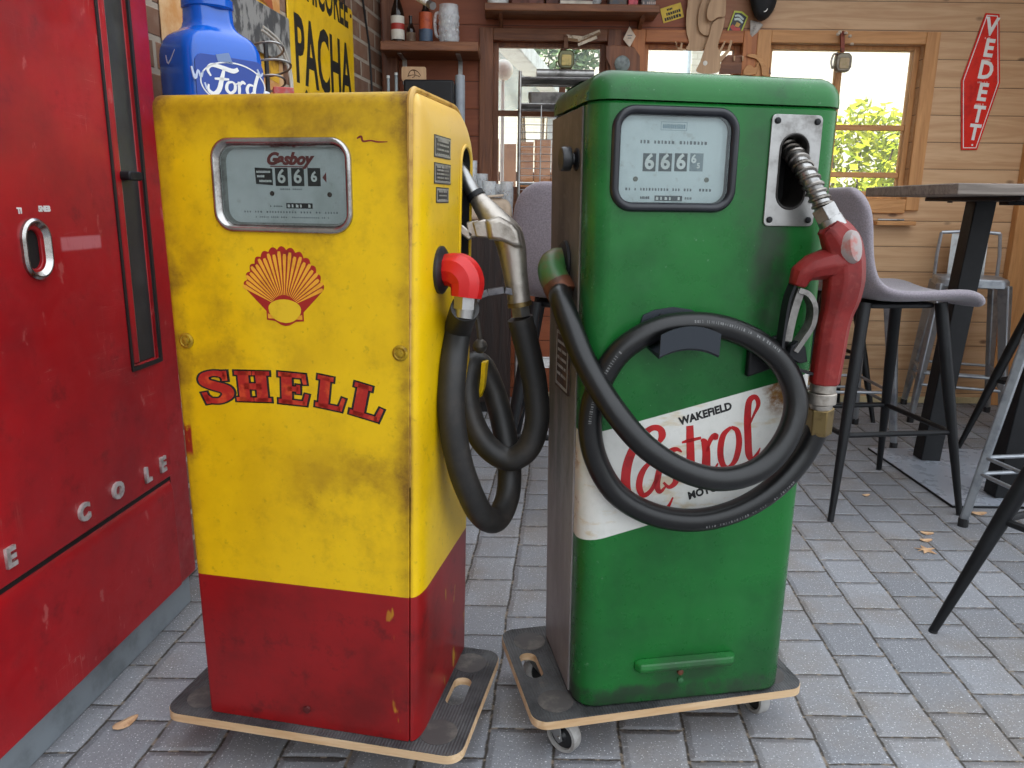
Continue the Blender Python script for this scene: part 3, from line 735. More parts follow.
for i in range(nr):
    a = rad(24 + 132 * (i + 0.5) / nr); R1 = (0.0925 if i % 2 else 0.088) - 0.006 * abs(cos(a)) ** 2 + 0.012 * sin(a) ** 2; R0 = 0.026
    pts = []
    for R, w in ((R0, 0.0006), (R1 * 0.6, 0.0021), (R1 * 0.93, 0.0039), (R1 * 0.985, 0.0026)):
        x0, y0 = cos(a) * R * 0.93, sin(a) * R * 0.93; nx, ny = -sin(a), cos(a)
        pts.append(((EC[0] + x0 + nx * w / 1.25, EC[1] + y0 + ny * w / 1.25), (EC[0] + x0 - nx * w / 1.25, EC[1] + y0 - ny * w / 1.25)))
    prism(bm, [p[0] for p in pts] + [p[1] for p in pts[::-1]], 0.0005, 0.0008, FRONT)
for s in (-1, 1): prism(bm, [(EC[0] + s * a, EC[1] + b) for a, b in ((0.020, -0.016), (0.031, -0.016), (0.031, -0.008), (0.024, -0.010))], 0.0005, 0.0008, FRONT)
link('scallop_ribs', bm, M_orange, em, False)
bm = new_bm(); prism(bm, [(EC[0] + 0.0295 * cos(rad(t)), EC[1] + 0.001 + (0.016 if t < 180 else 0.0235) * sin(rad(t))) for t in range(0, 360, 15)], 0.0005, 0.0008, FRONT); link('scallop_base', bm, plain('emblem_yellow', '#dfb91a', 0.5, 0, '#c9a312', 20), em, False)
# SHELL letters: slab serif, drawn as strokes, a black letter behind a red one
def slab(ch):
    S = []
    if ch == 'S':
        S.append([(0.43, 0.74, 0.06), (0.40, 0.90, 0.17), (0.22, 0.97, 0.17), (0.03, 0.90, 0.20), (0.02, 0.70, 0.24), (0.20, 0.56, 0.27), (0.42, 0.42, 0.27), (0.45, 0.22, 0.24), (0.28, 0.06, 0.18), (0.06, 0.10, 0.16), (-0.02, 0.28, 0.08)])
        S.append([(0.46, 1.02, 0.09), (0.44, 0.70, 0.11)]); S.append([(-0.04, 0.36, 0.11), (0.02, -0.02, 0.09)])
    if ch == 'H':
        for x in (0.1, 0.52):
            S.append([(x, 0, 0.25), (x, 1, 0.25)]); S.append([(x - 0.2, 0.06, 0.13), (x + 0.2, 0.06, 0.13)]); S.append([(x - 0.2, 0.94, 0.13), (x + 0.2, 0.94, 0.13)])
        S.append([(0.1, 0.5, 0.20), (0.52, 0.5, 0.20)])
    if ch == 'E':
        S += [[(0.08, 0, 0.25), (0.08, 1, 0.25)], [(-0.12, 0.06, 0.14), (0.52, 0.06, 0.14)], [(-0.12, 0.94, 0.14), (0.50, 0.94, 0.14)], [(0.1, 0.5, 0.16), (0.36, 0.5, 0.16)],
              [(0.50, 0.0, 0.11), (0.57, 0.36, 0.09)], [(0.48, 1.0, 0.11), (0.52, 0.68, 0.09)], [(0.36, 0.36, 0.09), (0.36, 0.64, 0.09)]]
    if ch == 'L':
        S += [[(0.08, 0, 0.25), (0.08, 1, 0.25)], [(-0.12, 0.06, 0.14), (0.52, 0.06, 0.14)], [(-0.12, 0.94, 0.14), (0.28, 0.94, 0.14)], [(0.50, 0.0, 0.12), (0.58, 0.42, 0.09)]]
    return S
def shell_paint():
    t = NT('lettering_red'); o = t.obj(); n = t.noise(o, 40, 3); c = t.mix(t.step(n, 0.45, 0.65), lin('#a81d12'), lin('#c8431b')); return t.bsdf(c, 0.5)
M_shell = shell_paint()
for ch, px, py, hw, h, ang in (('S', 216, 388, 0.060, 0.054, 7), ('H', 253, 387, 0.069, 0.053, 2), ('E', 293.5, 389.5, 0.058, 0.054, -2), ('L', 331, 394, 0.055, 0.055, -8), ('L', 368, 403, 0.060, 0.056, -13)):
    u, z = yf(px, py); ca, sa = cos(rad(ang)), sin(rad(ang))
    lo_, hi_ = {'S': (-0.10, 0.55), 'H': (-0.12, 0.74), 'E': (-0.14, 0.62), 'L': (-0.14, 0.63)}[ch]
    MID = (lo_ + hi_) / 2; kx = hw / (hi_ - lo_)
    def mp(a, b, c, u=u, z=z, ca=ca, sa=sa, kx=kx, h=h, MID=MID):
        x_, y_ = (a - MID) * kx, (b - 0.5) * h
        return FRONT(u + x_ * ca - y_ * sa, z + x_ * sa + y_ * ca, c)
    bm = new_bm()
    for s in slab(ch):
        s2 = [(a, b, w + 0.10) for a, b, w in s]
        if len(s2) == 2:
            d = V((s2[1][0] - s2[0][0], s2[1][1] - s2[0][1])).normalized() * 0.05
            s2 = [(s2[0][0] - d.x, s2[0][1] - d.y, s2[0][2]), (s2[1][0] + d.x, s2[1][1] + d.y, s2[1][2])]
        stroke(bm, s2, mp, 0, 0.0004, 5)
    lo = link('letter', bm, M_ink, yp, False)
    bm = new_bm()
    for s in slab(ch): stroke(bm, s, mp, 0.0004, 0.0009, 5)
    link('letter_face', bm, M_shell, lo, False)
# signature and fittings
bm = new_bm(); a, z = yf(357, 140)
stroke(bm, [(a, z + 0.001, 0.002), (a + 0.007, z + 0.004, 0.0035), (a + 0.010, z - 0.003, 0.003), (a + 0.022, z - 0.002, 0.0022), (a + 0.034, z - 0.004, 0.0025), (a + 0.050, z - 0.004, 0.0012)], FRONT, 0, 0.0004, 4); link('signature', bm, M_dred, yp, False)
for px, py in ((183, 341), (402, 354)):
    u, z = yf(px, py); u = min(max(u, 0.018), 0.408)
    bm = new_bm(); lathe(bm, [(0.0135, 0), (0.0135, 0.002), (0.010, 0.0035), (0.0085, 0.0025), (0.007, 0.0025), (0.0065, 0.005), (0.002, 0.006), (0.0, 0.006)], aim((u, 0, z), (0, -1, 0)), 24); link('panel_lock', bm, plain('yellowed_brass', '#b39222', 0.4, 0.5, '#6a4f14', 60), yp, True)
u, z = yf(307, 710); bm = new_bm(); lathe(bm, [(0.008, 0), (0.007, 0.003), (0.0, 0.004)], aim((u, 0, z), (0, -1, 0)), 16); link('bottom_screw', bm, plain('painted_screw', '#5d1010', 0.5), yp, True)
# data plates on the cover
M_plate = plain('plate_black', '#35373a', 0.45, 0.3, '#4d4d4d', 30)
M_plateprint = plain('plate_silver', '#a8a6a0', 0.4, 0.4, '#83807a', 30)
for (xa, ya, xb, yb_, nl) in ((434, 134, 450, 160, 4), (434, 162, 450, 185, 5), (436, 187, 448, 203, 3)):
    (y0, z1), (y1, z0) = ys(xa, ya), ys(xb, yb_)
    bm = new_bm(); prism(bm, [(y0, z0), (y1, z0), (y1, z1), (y0, z1)], -0.0005, 0.0012, RIGHTK(SX)); p_ = link('data_plate', bm, M_plate, yp, False)
    bm = new_bm(); mp = RIGHTK(SX + 0.0012)
    ring(bm, rrect(y0 + 0.002, y1 - 0.002, z0 + 0.002, z1 - 0.002, 0.001, 1), rrect(y0 + 0.005, y1 - 0.005, z0 + 0.005, z1 - 0.005, 0.001, 1), 0, 0.0004, mp)
    for k in range(nl):
        zz = z1 - (z1 - z0) * (k + 0.9) / (nl + 0.6); h_ = (z1 - z0) * (0.16 if k == 0 else 0.09)
        marks(bm, y0 + 0.013, y1 - 0.013, zz - h_ / 2, h_, mp, 0.0004, 0.3, k + nl)
    link('plate_print', bm, M_plateprint, p_, False)
# hose outlet: flange, red elbow, ferrule, hose
def yl(px, py, Y): return loc(yp, at(px, py, Y))
_y, _z = ys(440, 270); ye0 = V((SX - 0.001 + KY * _z, _y, _z))
bm = new_bm(); lathe(bm, [(0.041, -0.003), (0.041, 0.006), (0.034, 0.011), (0.018, 0.012), (0.0, 0.012)], aim(ye0, (1, 0, 0)), 32); link('flange_gasket', bm, M_black, yp, True)
el = catmull([ye0 + V((0.008, 0, 0)), ye0 + V((0.024, -0.001, 0.001)), ye0 + V((0.040, -0.004, -0.003)), ye0 + V((0.051, -0.007, -0.018)), ye0 + V((0.050, -0.010, -0.044))], 5)
bm = new_bm(); rr = [0.0265 + 0.005 * sin(pi * i / (len(el) - 1)) for i in range(len(el))]; tube(bm, el, rr, 10)
el_o = link('elbow', bm, plain('bright_red_paint', '#c31515', 0.38, 0, '#8c1012', 12, 0.55, 0.75), yp, True, angle=25)
bm = new_bm(); cyl(bm, el[-1] + V((0, 0, 0.006)), el[-1] + V((-0.001, -0.002, -0.020)), 0.0205, seg=6); cyl(bm, el[-1] + V((0, -0.002, -0.018)), el[-1] + V((-0.002, -0.003, -0.034)), 0.018); link('ferrule', bm, M_steel, el_o, True)
hs = el[-1] + V((-0.001, -0.003, -0.018))
hp = [hs, yl(458, 330, 1.375), yl(453, 365, 1.345), yl(451, 410, 1.33), yl(458, 457, 1.335), yl(470, 493, 1.355), yl(483, 516, 1.39), yl(497, 519, 1.44), yl(508, 495, 1.495), yl(509, 460, 1.53), yl(503, 425, 1.56), yl(494, 392, 1.58), yl(482, 366, 1.58), yl(472, 366, 1.56), yl(467, 390, 1.535), yl(472, 420, 1.515), yl(487, 446, 1.50), yl(509, 459, 1.49), yl(528, 448, 1.485), yl(537, 420, 1.485), yl(535, 385, 1.485), yl(528, 350, 1.478), yl(520, 318, 1.472)]
YHOSE = catmull(hp, 8)
def hose_mat(nm, c1, c2, ro):
    t = NT(nm); o = t.obj(); n = t.noise(o, 9, 5, 0.7); n2 = t.noise(o, 120, 3)
    c = t.mix(t.step(n, 0.45, 0.75), lin(c1), lin(c2)); return t.bsdf(c, ro, 0, t.bump(n2, 0.12, 0.002), 0.5)
M_hose = hose_mat('aged_grey_hose', '#1f1e1d', '#38332f', 0.5); M_hose2 = hose_mat('black_hose_rubber', '#0d0d0e', '#191919', 0.34)
bm = new_bm(); tube(bm, YHOSE, 0.0250, 18); link('hose', bm, M_hose, yp, True)
# yellow hose hook behind the cover and the switch lever with a ball
bm = new_bm()
hk = catmull([V((0.415, 0.372, 0.60)), yl(473, 345, 1.60) , yl(481, 372, 1.615), yl(485, 386, 1.60), yl(484, 368, 1.585)], 6)
hk = catmull([yl(464, 345, 1.615), yl(470, 388, 1.59), yl(477, 396, 1.57), yl(483, 386, 1.555), yl(485, 362, 1.55)], 6)
for i in range(len(hk) - 1): bar(bm, hk[i], hk[i + 1] + (hk[i + 1] - hk[i]) * 0.2, 0.009, 0.026, up=V((0, 1, 0)))
link('hose_hook', bm, plain('hook_yellow', '#e4bd10', 0.45, 0, '#c09a0a', 20), yp, True)
bm = new_bm()
tube(bm, catmull([yl(470, 303, 1.54), yl(475, 312, 1.54), yl(478, 325, 1.54), yl(480, 340, 1.54)], 4), 0.005, 8)
Mb = Matrix.Translation(yl(480, 346, 1.54)); lathe(bm, [(0.0, -0.0155), (0.007, -0.0135), (0.0125, -0.0085), (0.0155, 0), (0.0125, 0.0085), (0.007, 0.0135), (0, 0.0155)], Mb, 18)
link('switch_lever', bm, plain('dull_iron', '#57534f', 0.5, 0.6, '#393633', 25), yp, True)

# silver nozzle hung in the recess
nz = thing('fuel_nozzle', 'bare aluminium fuel nozzle hung in the side of the yellow pump', 'fuel nozzle', at(498, 240, 1.49), 0)
def nl(px, py, Y): return loc(nz, at(px, py, Y))
bm = new_bm(); tube(bm, catmull([nl(457, 163, 1.530), nl(466, 180, 1.512), nl(477, 198, 1.503)], 5), 0.0135, 16); link('spout', bm, M_steel, nz, True)
bm = new_bm(); d_ = (nl(480, 202, 1.500) - nl(472, 190, 1.507)).normalized(); c_ = nl(476, 196, 1.505); cyl(bm, c_ - d_ * 0.006, c_ + d_ * 0.004, 0.0172, seg=20); link('spout_ring', bm, M_blackmetal, nz, True)
bm = new_bm()
pts = catmull([nl(477, 198, 1.505), nl(488, 212, 1.495), nl(500, 226, 1.485), nl(508, 236, 1.477), nl(512, 250, 1.473), nl(515, 272, 1.471), nl(518, 292, 1.470), nl(519.5, 303, 1.470)], 5)
r0 = [0.0155, 0.0225, 0.0265, 0.0285, 0.027, 0.0235, 0.022, 0.022]; rr = [r0[min(int(i / 5), 7)] + (r0[min(int(i / 5) + 1, 7)] - r0[min(int(i / 5), 7)]) * ((i % 5) / 5) for i in range(len(pts))]
tube(bm, pts, rr, 16); nb_ = link('nozzle_body', bm, M_alu, nz, True, angle=60)
bm = new_bm()   # angular valve housing with a flat lower collar
A_, B_ = nl(495, 220, 1.485), nl(514, 243, 1.467)
poly = [(486, 221), (499, 217), (513, 224), (519, 231), (522, 247), (515, 247), (502, 241), (489, 239)]
cen = nl(503, 233, 1.470)
loft(bm, [[nl(x_, y_, Yq) for x_, y_ in [((px - 503) * k + 503, (py - 233) * k + 233) for px, py in poly]] for Yq, k in ((1.417, 0.80), (1.423, 0.98), (1.440, 1.06), (1.495, 1.06), (1.515, 0.95))])
link('valve_housing', bm, M_alu, nz, True, 0.003)
bm = new_bm()
loft(bm, [[nl(x_, y_, Yq) for x_, y_ in ((472, 222), (486, 219), (489, 238), (476, 237))] for Yq in (1.440, 1.495)])
for a_, b_ in (((463, 236), (468, 229)), ((467, 230), (480, 228))): bar(bm, nl(*a_, 1.470), nl(*b_, 1.470), 0.008, 0.03, up=V((0, 0, 1)))
link('guard_bracket', bm, M_alu, nz, True, 0.003)
bm = new_bm(); g = [nl(476, 301, 1.455), nl(478, 296, 1.455), nl(488, 292.5, 1.455), nl(504, 290, 1.455), nl(512, 292, 1.460)]
for i in range(len(g) - 1): bar(bm, g[i], g[i + 1], 0.018, 0.012, up=V((0, 0, 1)))
for px, py in ((483, 293.5), (493, 292)): cyl(bm, nl(px, py, 1.448), nl(px, py, 1.461), 0.003, seg=10)
link('trigger_lever', bm, plain('grey_zinc', '#77767a', 0.45, 0.8, '#55555a', 30), nz, True, 0.001)
bm = new_bm(); cyl(bm, nl(519.3, 301.5, 1.470), nl(520, 306, 1.470), 0.0235, seg=24); link('brass_ring', bm, M_brass, nz, True)
bm = new_bm(); cyl(bm, nl(520, 305, 1.470), nl(521.5, 316, 1.470), 0.0195, seg=6); link('coupling', bm, M_steel, nz, True)

# ================================================================== GREEN PUMP
gp = thing('fuel_pump', 'green fuel pump with slanting white lettered band and coiled black hose', 'fuel pump', (GP[0], GP[1], ZB + 0.0012), TG)
GFACE = Face(GP[0], GP[1], TG); GSIDE = Face(GP[0], GP[1], TG + pi / 2)
def gf(px, py): u, z = GFACE(px, py); return u, z - ZB
def gl(px, py, Y): return loc(gp, at(px, py, Y))
GW, GD, GH = 0.456, 0.303, 1.142
def green_mat(name, band):
    t = NT(name); o = t.obj(); x, y, z = t.sep(o)
    n = t.noise(o, 4, 6, 0.65); n2 = t.noise(o, 17, 6, 0.7); n3 = t.noise(o, 90, 3, 0.6)
    c = t.mix(t.step(n, 0.36, 0.72), lin('#1b6c2d'), lin('#145324'))
    c = t.mix(t.math('MULTIPLY', t.step(n2, 0.52, 0.72), 0.4), c, lin('#2a7039'))
    edge = t.math('MAXIMUM', t.step(t.math('ADD', x, t.math('MULTIPLY', n2, 0.05)), 0.0, 0.06, 1, 0), t.step(t.math('SUBTRACT', z, t.math('MULTIPLY', n2, 0.06)), 0.0, 0.02, 1, 0))
    if band:
        # soot below the holster, dirt round the dial and the pull
        def blob(cx_, cz_, rx, rz):
            dx = t.math('DIVIDE', t.math('SUBTRACT', x, cx_), rx); dz = t.math('DIVIDE', t.math('SUBTRACT', z, cz_), rz)
            return t.step(t.math('SQRT', t.math('ADD', t.math('MULTIPLY', dx, dx), t.math('MULTIPLY', dz, dz))), 0.35, 1.0, 1, 0)
        edge = t.math('MAXIMUM', edge, t.math('MULTIPLY', blob(0.335, 0.87, 0.05, 0.20), 1.0))
        edge = t.math('MAXIMUM', edge, t.math('MULTIPLY', blob(0.23, 0.07, 0.13, 0.05), 0.8))
        edge = t.math('MAXIMUM', edge, t.math('MULTIPLY', blob(0.29, 1.02, 0.05, 0.16), 0.5))
    else:
        edge = t.math('MAXIMUM', edge, t.step(t.math('ADD', y, t.math('MULTIPLY', n2, 0.05)), 0.02, 0.08))
        edge = t.math('MAXIMUM', edge, t.math('MULTIPLY', t.step(n, 0.5, 0.66), 0.7))
    c = t.mix(t.math('MULTIPLY', edge, t.step(n2, 0.3, 0.62, 0.25, 0.85)), c, lin('#2a3229'))
    c = t.mix(t.math('MULTIPLY', t.step(n3, 0.68, 0.74), 0.5), c, lin('#6f9a76'))
    if band:
        zz = t.math('SUBTRACT', z, t.math('MULTIPLY', x, 0.245))
        zz = t.math('ADD', zz, t.math('MULTIPLY', t.math('SUBTRACT', n3, 0.5), 0.0006))
        b = t.math('MULTIPLY', t.step(zz, 0.3515, 0.3525), t.step(zz, 0.5635, 0.5645, 1, 0))
        b = t.math('MULTIPLY', b, t.step(y, 0.058, 0.059, 1, 0))
        w = t.mix(t.step(n2, 0.45, 0.75), lin('#d9d8d2'), lin('#c6c8c0'))
        w = t.mix(t.math('MULTIPLY', blob(0.385, 0.635, 0.055, 0.055), t.step(n2, 0.40, 0.58)), w, lin('#8a5a22'))
        w = t.mix(t.math('MULTIPLY', t.step(t.noise(t.mapv(o, (1, 1, 3)), 9, 5), 0.55, 0.66), 0.5), w, lin('#c0a468'))
        w = t.mix(t.step(t.math('ADD', x, t.math('MULTIPLY', n2, 0.02)), 0.006, 0.022, 0.75, 0), w, lin('#b5733f'))
        c = t.mix(b, c, w)
    r = t.step(n2, 0.3, 0.7, 0.24, 0.38)
    return t.bsdf(c, r, 0, t.bump(t.math('ADD', n3, t.math('MULTIPLY', n2, 2.0)), 0.06, 0.003), 0.38)
M_green = green_mat('worn_green_paint', True); M_greenlid = green_mat('worn_green_lid', False)
plan = rrect(0, GW, 0, GD, [0.02, 0.02, 0.045, 0.045], 8)
XY = lambda a, b, c: (a, b, c)
bm = new_bm()
def gtap(a, b, z): k = 1 - z / GH; return V((a + k * (0.008 if a < GW / 2 else -0.006), b - k * (0.020 if b > GD / 2 else 0.0), z))
loft(bm, [[gtap(a, b, z) for a, b in inset(plan, d)] for z, d in ((0, 0.006), (0.003, 0.002), (0.008, 0.0), (GH - 0.004, 0.0), (GH, 0.003))])
gb = link('body', bm, M_green, gp, True, angle=50)
GO = rrect(0.038, 0.253, 0.968, 1.131, 0.034, 8)
gcut = new_bm(); prism(gcut, GO, -0.016, 0.1, FRONT)
HO = rrect(0.3355, 0.3865, 0.972, 1.096, 0.025, 8)
hcut = new_bm(); prism(hcut, HO, -0.07, 0.1, FRONT)
cut(gb, [gcut, hcut])
bm = new_bm(); prism(bm, inset(HO, -0.003), -0.0695, -0.067, FRONT); link('holster_recess', bm, M_dark, gp, False)
# lid
bm = new_bm(); pl2 = inset(plan, -0.0025); R_ = 0.040
lp = [(GH + 0.002, 0.004), (GH + 0.002, 0.0), (GH + 0.012, 0.0)] + [(GH + 0.012 + R_ * sin(rad(q)), R_ * (1 - cos(rad(q)))) for q in (15, 30, 45, 60, 75, 90)] + [(GH + 0.0535, 0.075), (GH + 0.055, 0.12)]
loft(bm, [[V((a, b, z)) for a, b in inset(pl2, d)] for z, d in lp]); link('lid', bm, M_greenlid, gp, True, angle=60)
# grey side sheet
def grey_side():
    t = NT('scuffed_grey_sheet'); o = t.obj(); x, y, z = t.sep(o); n = t.noise(t.mapv(o, (1, 1, 0.35)), 9, 6, 0.7); n2 = t.noise(o, 40, 4)
    c = t.mix(t.step(n, 0.38, 0.68), t.mix(t.step(t.math('ADD', z, t.math('MULTIPLY', n, 0.25)), 0.50, 0.80), lin('#8d8887'), lin('#6a6159')), t.mix(t.step(z, 0.3, 0.7), lin('#76716f'), lin('#433d37'))); c = t.mix(t.math('MULTIPLY', t.step(n2, 0.55, 0.7), 0.5), c, lin('#75706a'))
    g = t.math('MULTIPLY', t.step(t.math('ABSOLUTE', t.math('SUBTRACT', z, 0.62)), 0.05, 0.3, 1, 0), t.step(n, 0.45, 0.6)); c = t.mix(t.math('MULTIPLY', g, 0.6), c, lin('#1e3a25'))
    return t.bsdf(c, 0.42, 0.1, t.bump(n2, 0.08, 0.003), 0.5)
M_gside = grey_side()
bm = new_bm()
vv = [bm.verts.new(p) for p in ((0.004, 0.058, 0.004), (0.009, 0.058, 0.004), (0.009, GD - 0.032, 0.004), (0.004, GD - 0.032, 0.004), (-0.004, 0.058, GH - 0.004), (0.001, 0.058, GH - 0.004), (0.001, GD - 0.012, GH - 0.004), (-0.004, GD - 0.012, GH - 0.004))]
for f in ((3, 2, 1, 0), (4, 5, 6, 7), (0, 1, 5, 4), (1, 2, 6, 5), (2, 3, 7, 6), (3, 0, 4, 7)): quad(bm, [vv[q] for q in f])
sp_ = link('side_sheet', bm, M_gside, gp, True, 0.002)
bm = new_bm(); box(bm, -0.0045, 0.002, 0.100, 0.205, 0.615, 0.735); p_ = link('side_plate', bm, plain('rusty_plate', '#3d2c22', 0.55, 0.3, '#6a4a32', 30), gp, False)
bm = new_bm(); mp = LEFT(-0.0045); ring(bm, rrect(0.104, 0.201, 0.620, 0.730, 0.002, 1), rrect(0.110, 0.195, 0.626, 0.724, 0.002, 1), 0, 0.0004, mp)
for k in range(5): marks(bm, 0.118, 0.188, 0.642 + k * 0.016, 0.006, mp, 0.0004, 0.3, k)
link('plate_print', bm, M_plateprint, p_, False)
# dial: black rubber surround and plate
bm = new_bm()
GI = inset(GO, 0.0155)
L = [[V(FRONT(a, b, c)) for a, b in p] for p, c in ((inset(GO, -0.005), -0.001), (inset(GO, -0.0045), 0.004), (inset(GO, -0.001), 0.0085), (inset(GO, 0.004), 0.009), (inset(GO, 0.009), 0.005), (inset(GO, 0.011), -0.004), (inset(GO, 0.011), -0.014))]
loft(bm, L, False, False); bz = link('dial_gasket', bm, plain('gasket_rubber', '#1c1e24', 0.32, 0, '#2a2c33', 14), gp, True, angle=70)
bm = new_bm(); prism(bm, inset(GO, 0.006), -0.0135, -0.0115, FRONT); gd = link('dial_plate', bm, dialplate_mat('dial_brushed', '#dde4e4', '#c9d2d2'), gp, False)
GDm = lambda a, b, c: FRONT(a, b, c - 0.0115)
def g2(px, py): return gf(px, py)
M_wheel = plain('wheel_grey', '#4d5457', 0.5, 0, '#33393b', 40)
M_wheel2 = plain('wheel_faded', '#8d989c', 0.5, 0, '#747f84', 40)
for i, (x0, x1) in enumerate(((645.5, 657.5), (661.5, 673.5), (677.5, 689), (693, 705))):
    u0, z1 = gf(x0, 153.5); u1, z0 = gf(x1, 172)
    if i < 3: digit_wheel('digit_wheel', u0, u1, z0, z1, gd, 0.0011, GDm, -0.0115, M_wheel, 0.034, '6')
    else:
        w_ = digit_wheel('digit_wheel', u0, u1, z0, z1, gd, 0.0004, GDm, -0.0115, M_wheel2, None, None)
        text('numeral', '6', 0.019, M_white, w_, MFRONT(u0 + 0.0065, z1 - 0.010, -0.0115 + 0.0009), 0.0006); text('numeral', '5', 0.012, M_white, w_, MFRONT(u0 + 0.0155, z0 + 0.009, -0.0115 + 0.0009), 0.0003)
GDs = lambda a, b, c: GDm(a - 0.011, b, c)
bm = new_bm()
marks(bm, 0.098, 0.213, 1.0760, 0.0056, GDs, 0.0004, 0.75, 21)
marks(bm, 0.075, 0.232, 0.9985, 0.0046, GDs, 0.0004, 0.85, 23)
marks(bm, 0.102, 0.117, 0.9845, 0.0045, GDs, 0.0004, 0.2, 24); marks(bm, 0.183, 0.196, 0.9845, 0.004, GDs, 0.0004, 0.5, 25)
link('dial_print', bm, M_inkgrey, gd, False)
bm = new_bm(); marks(bm, 0.136, 0.176, 1.1010, 0.0075, GDs, 0.0004, 0.2, 22, 0.003)
for b_ in (1.0985, 1.1115): stroke(bm, [(0.133, b_, 0.0008), (0.179, b_, 0.0008)], GDs, 0, 0.0004, 1, False)
for a_ in (0.133, 0.179): stroke(bm, [(a_, 1.0985, 0.0008), (a_, 1.1115, 0.0008)], GDs, 0, 0.0004, 1, False)
link('maker_badge', bm, plain('badge_blue_grey', '#8fa3ac', 0.5), gd, False)
bm = new_bm(); prism(bm, [(0.128, 0.9815), (0.178, 0.9815), (0.178, 0.9905), (0.128, 0.9905)], 0, 0.0005, GDs); tt = link('totaliser', bm, M_wheel, gd, False)
bm = new_bm()
for k in range(6): marks(bm, 0.1305 + k * 0.0079, 0.1345 + k * 0.0079, 0.9832, 0.0055, lambda a, b, c: GDs(a, b, c + 0.0005), 0.0004, 3, k, 0.004)
link('totaliser_print', bm, M_white, tt, False)
for px, py in ((637.5, 179.5), (709, 180.5)):
    u, z = gf(px, py); bm = new_bm(); lathe(bm, [(0.0042, 0), (0.0042, 0.0015), (0.0028, 0.002), (0.0024, 0.0012), (0, 0.0012)], aim(GDm(u, z, 0), (0, -1, 0)), 16); link('dial_screw', bm, plain('dull_screw', '#7d7c70', 0.5, 0.6), gd, True)
bm = new_bm(); prism(bm, inset(GO, 0.0105), 0.0, 0.001, FRONT); link('dial_glass', bm, M_pane, bz, False)
# holster plate with pocket and four screws
bm = new_bm()
n_ = len(HO); hp_out = rrect(0.3145, 0.4095, 0.941, 1.129, 0.009, 8)
ring(bm, hp_out, HO, 0.0, 0.004, FRONT); hpl = link('holster_plate', bm, M_steel, gp, True, 0.0012)
bm = new_bm(); loft(bm, [[V(FRONT(a, b, c)) for a, b in p] for p, c in ((inset(HO, -0.003), 0.0041), (inset(HO, -0.001), 0.0055), (inset(HO, 0.001), 0.004), (inset(HO, 0.002), -0.067))], False, False); link('holster_lip', bm, plain('worn_black_lip', '#3b3836', 0.4, 0.5, '#24211f', 30), hpl, True)
for u, z in ((0.325, 1.118), (0.399, 1.118), (0.325, 0.952), (0.399, 0.952)):
    bm = new_bm(); lathe(bm, [(0.0055, 0), (0.0055, 0.002), (0.004, 0.0035), (0, 0.004)], aim((u, -0.004, z), (0, -1, 0)), 16); link('plate_screw', bm, M_blackmetal, hpl, True)
# reset knob on the left side
bm = new_bm(); kz = 1.0517
lathe(bm, [(0.010, 0), (0.010, 0.010), (0.0205, 0.012), (0.0215, 0.016), (0.0215, 0.027), (0.020, 0.030), (0.0, 0.030)], aim((-0.003, 0.088, kz), (-1, 0, 0)), 14)
link('reset_knob', bm, plain('knob_black', '#1d1d1f', 0.35, 0, '#303033', 20), gp, True, 0.001)
bm = new_bm(); lathe(bm, [(0.020, 0), (0.020, 0.002), (0.012, 0.006), (0.0, 0.006)], aim((-0.003, 0.088, kz), (-1, 0, 0)), 20); link('knob_boss', bm, M_blackmetal, gp, True)
# outlet elbow
ge0 = V((-0.004, 0.150, 0.866))
bm = new_bm(); lathe(bm, [(0.041, 0), (0.041, 0.005), (0.033, 0.010), (0.0, 0.010)], aim(ge0, (-1, 0, 0)), 28); link('flange_gasket', bm, M_blackmetal, gp, True)
e = [ge0 + V((-0.006, 0, 0)), ge0 + V((-0.018, -0.006, 0.001)), ge0 + V((-0.029, -0.020, -0.007)), ge0 + V((-0.031, -0.036, -0.022)), ge0 + V((-0.024, -0.050, -0.040))]
e = catmull(e, 5); bm = new_bm(); tube(bm, e, [0.0275] * len(e), 14); eo = link('elbow', bm, plain('elbow_green', '#2d5a2c', 0.4, 0, '#5a4a2e', 14, 0.4, 0.65), gp, True)
dd = (e[-1] - e[-3]).normalized()
bm = new_bm(); cyl(bm, e[-1] - dd * 0.006, e[-1] + dd * 0.020, 0.0285, 0.0285, 14); link('swivel', bm, plain('rusty_swivel', '#6b3f2a', 0.5, 0.4, '#3d2a20', 20), eo, True)
gs = e[-1] + dd * 0.012
gpts = [gs, gl(561, 300, 1.385), gl(570, 325, 1.355), gl(585, 362, 1.325), gl(612, 407, 1.290), gl(645, 446, 1.275), gl(685, 471, 1.275), gl(725, 479, 1.285), gl(762, 467, 1.300), gl(787, 437, 1.32), gl(796, 402, 1.335), gl(785, 368, 1.345), gl(759, 343, 1.345), gl(725, 328, 1.340), gl(690, 324, 1.335), gl(655, 330, 1.330), gl(620, 352, 1.325), gl(598, 388, 1.325), gl(590, 425, 1.325), gl(597, 462, 1.325), gl(618, 495, 1.325), gl(655, 515, 1.325), gl(698, 520, 1.33), gl(740, 509, 1.335), gl(776, 486, 1.345), gl(803, 455, 1.355), gl(817, 428, 1.355)]
GH_ = catmull(gpts, 8)
bm = new_bm(); tube(bm, GH_, 0.0215, 18); ho = link('hose', bm, M_hose2, gp, True)
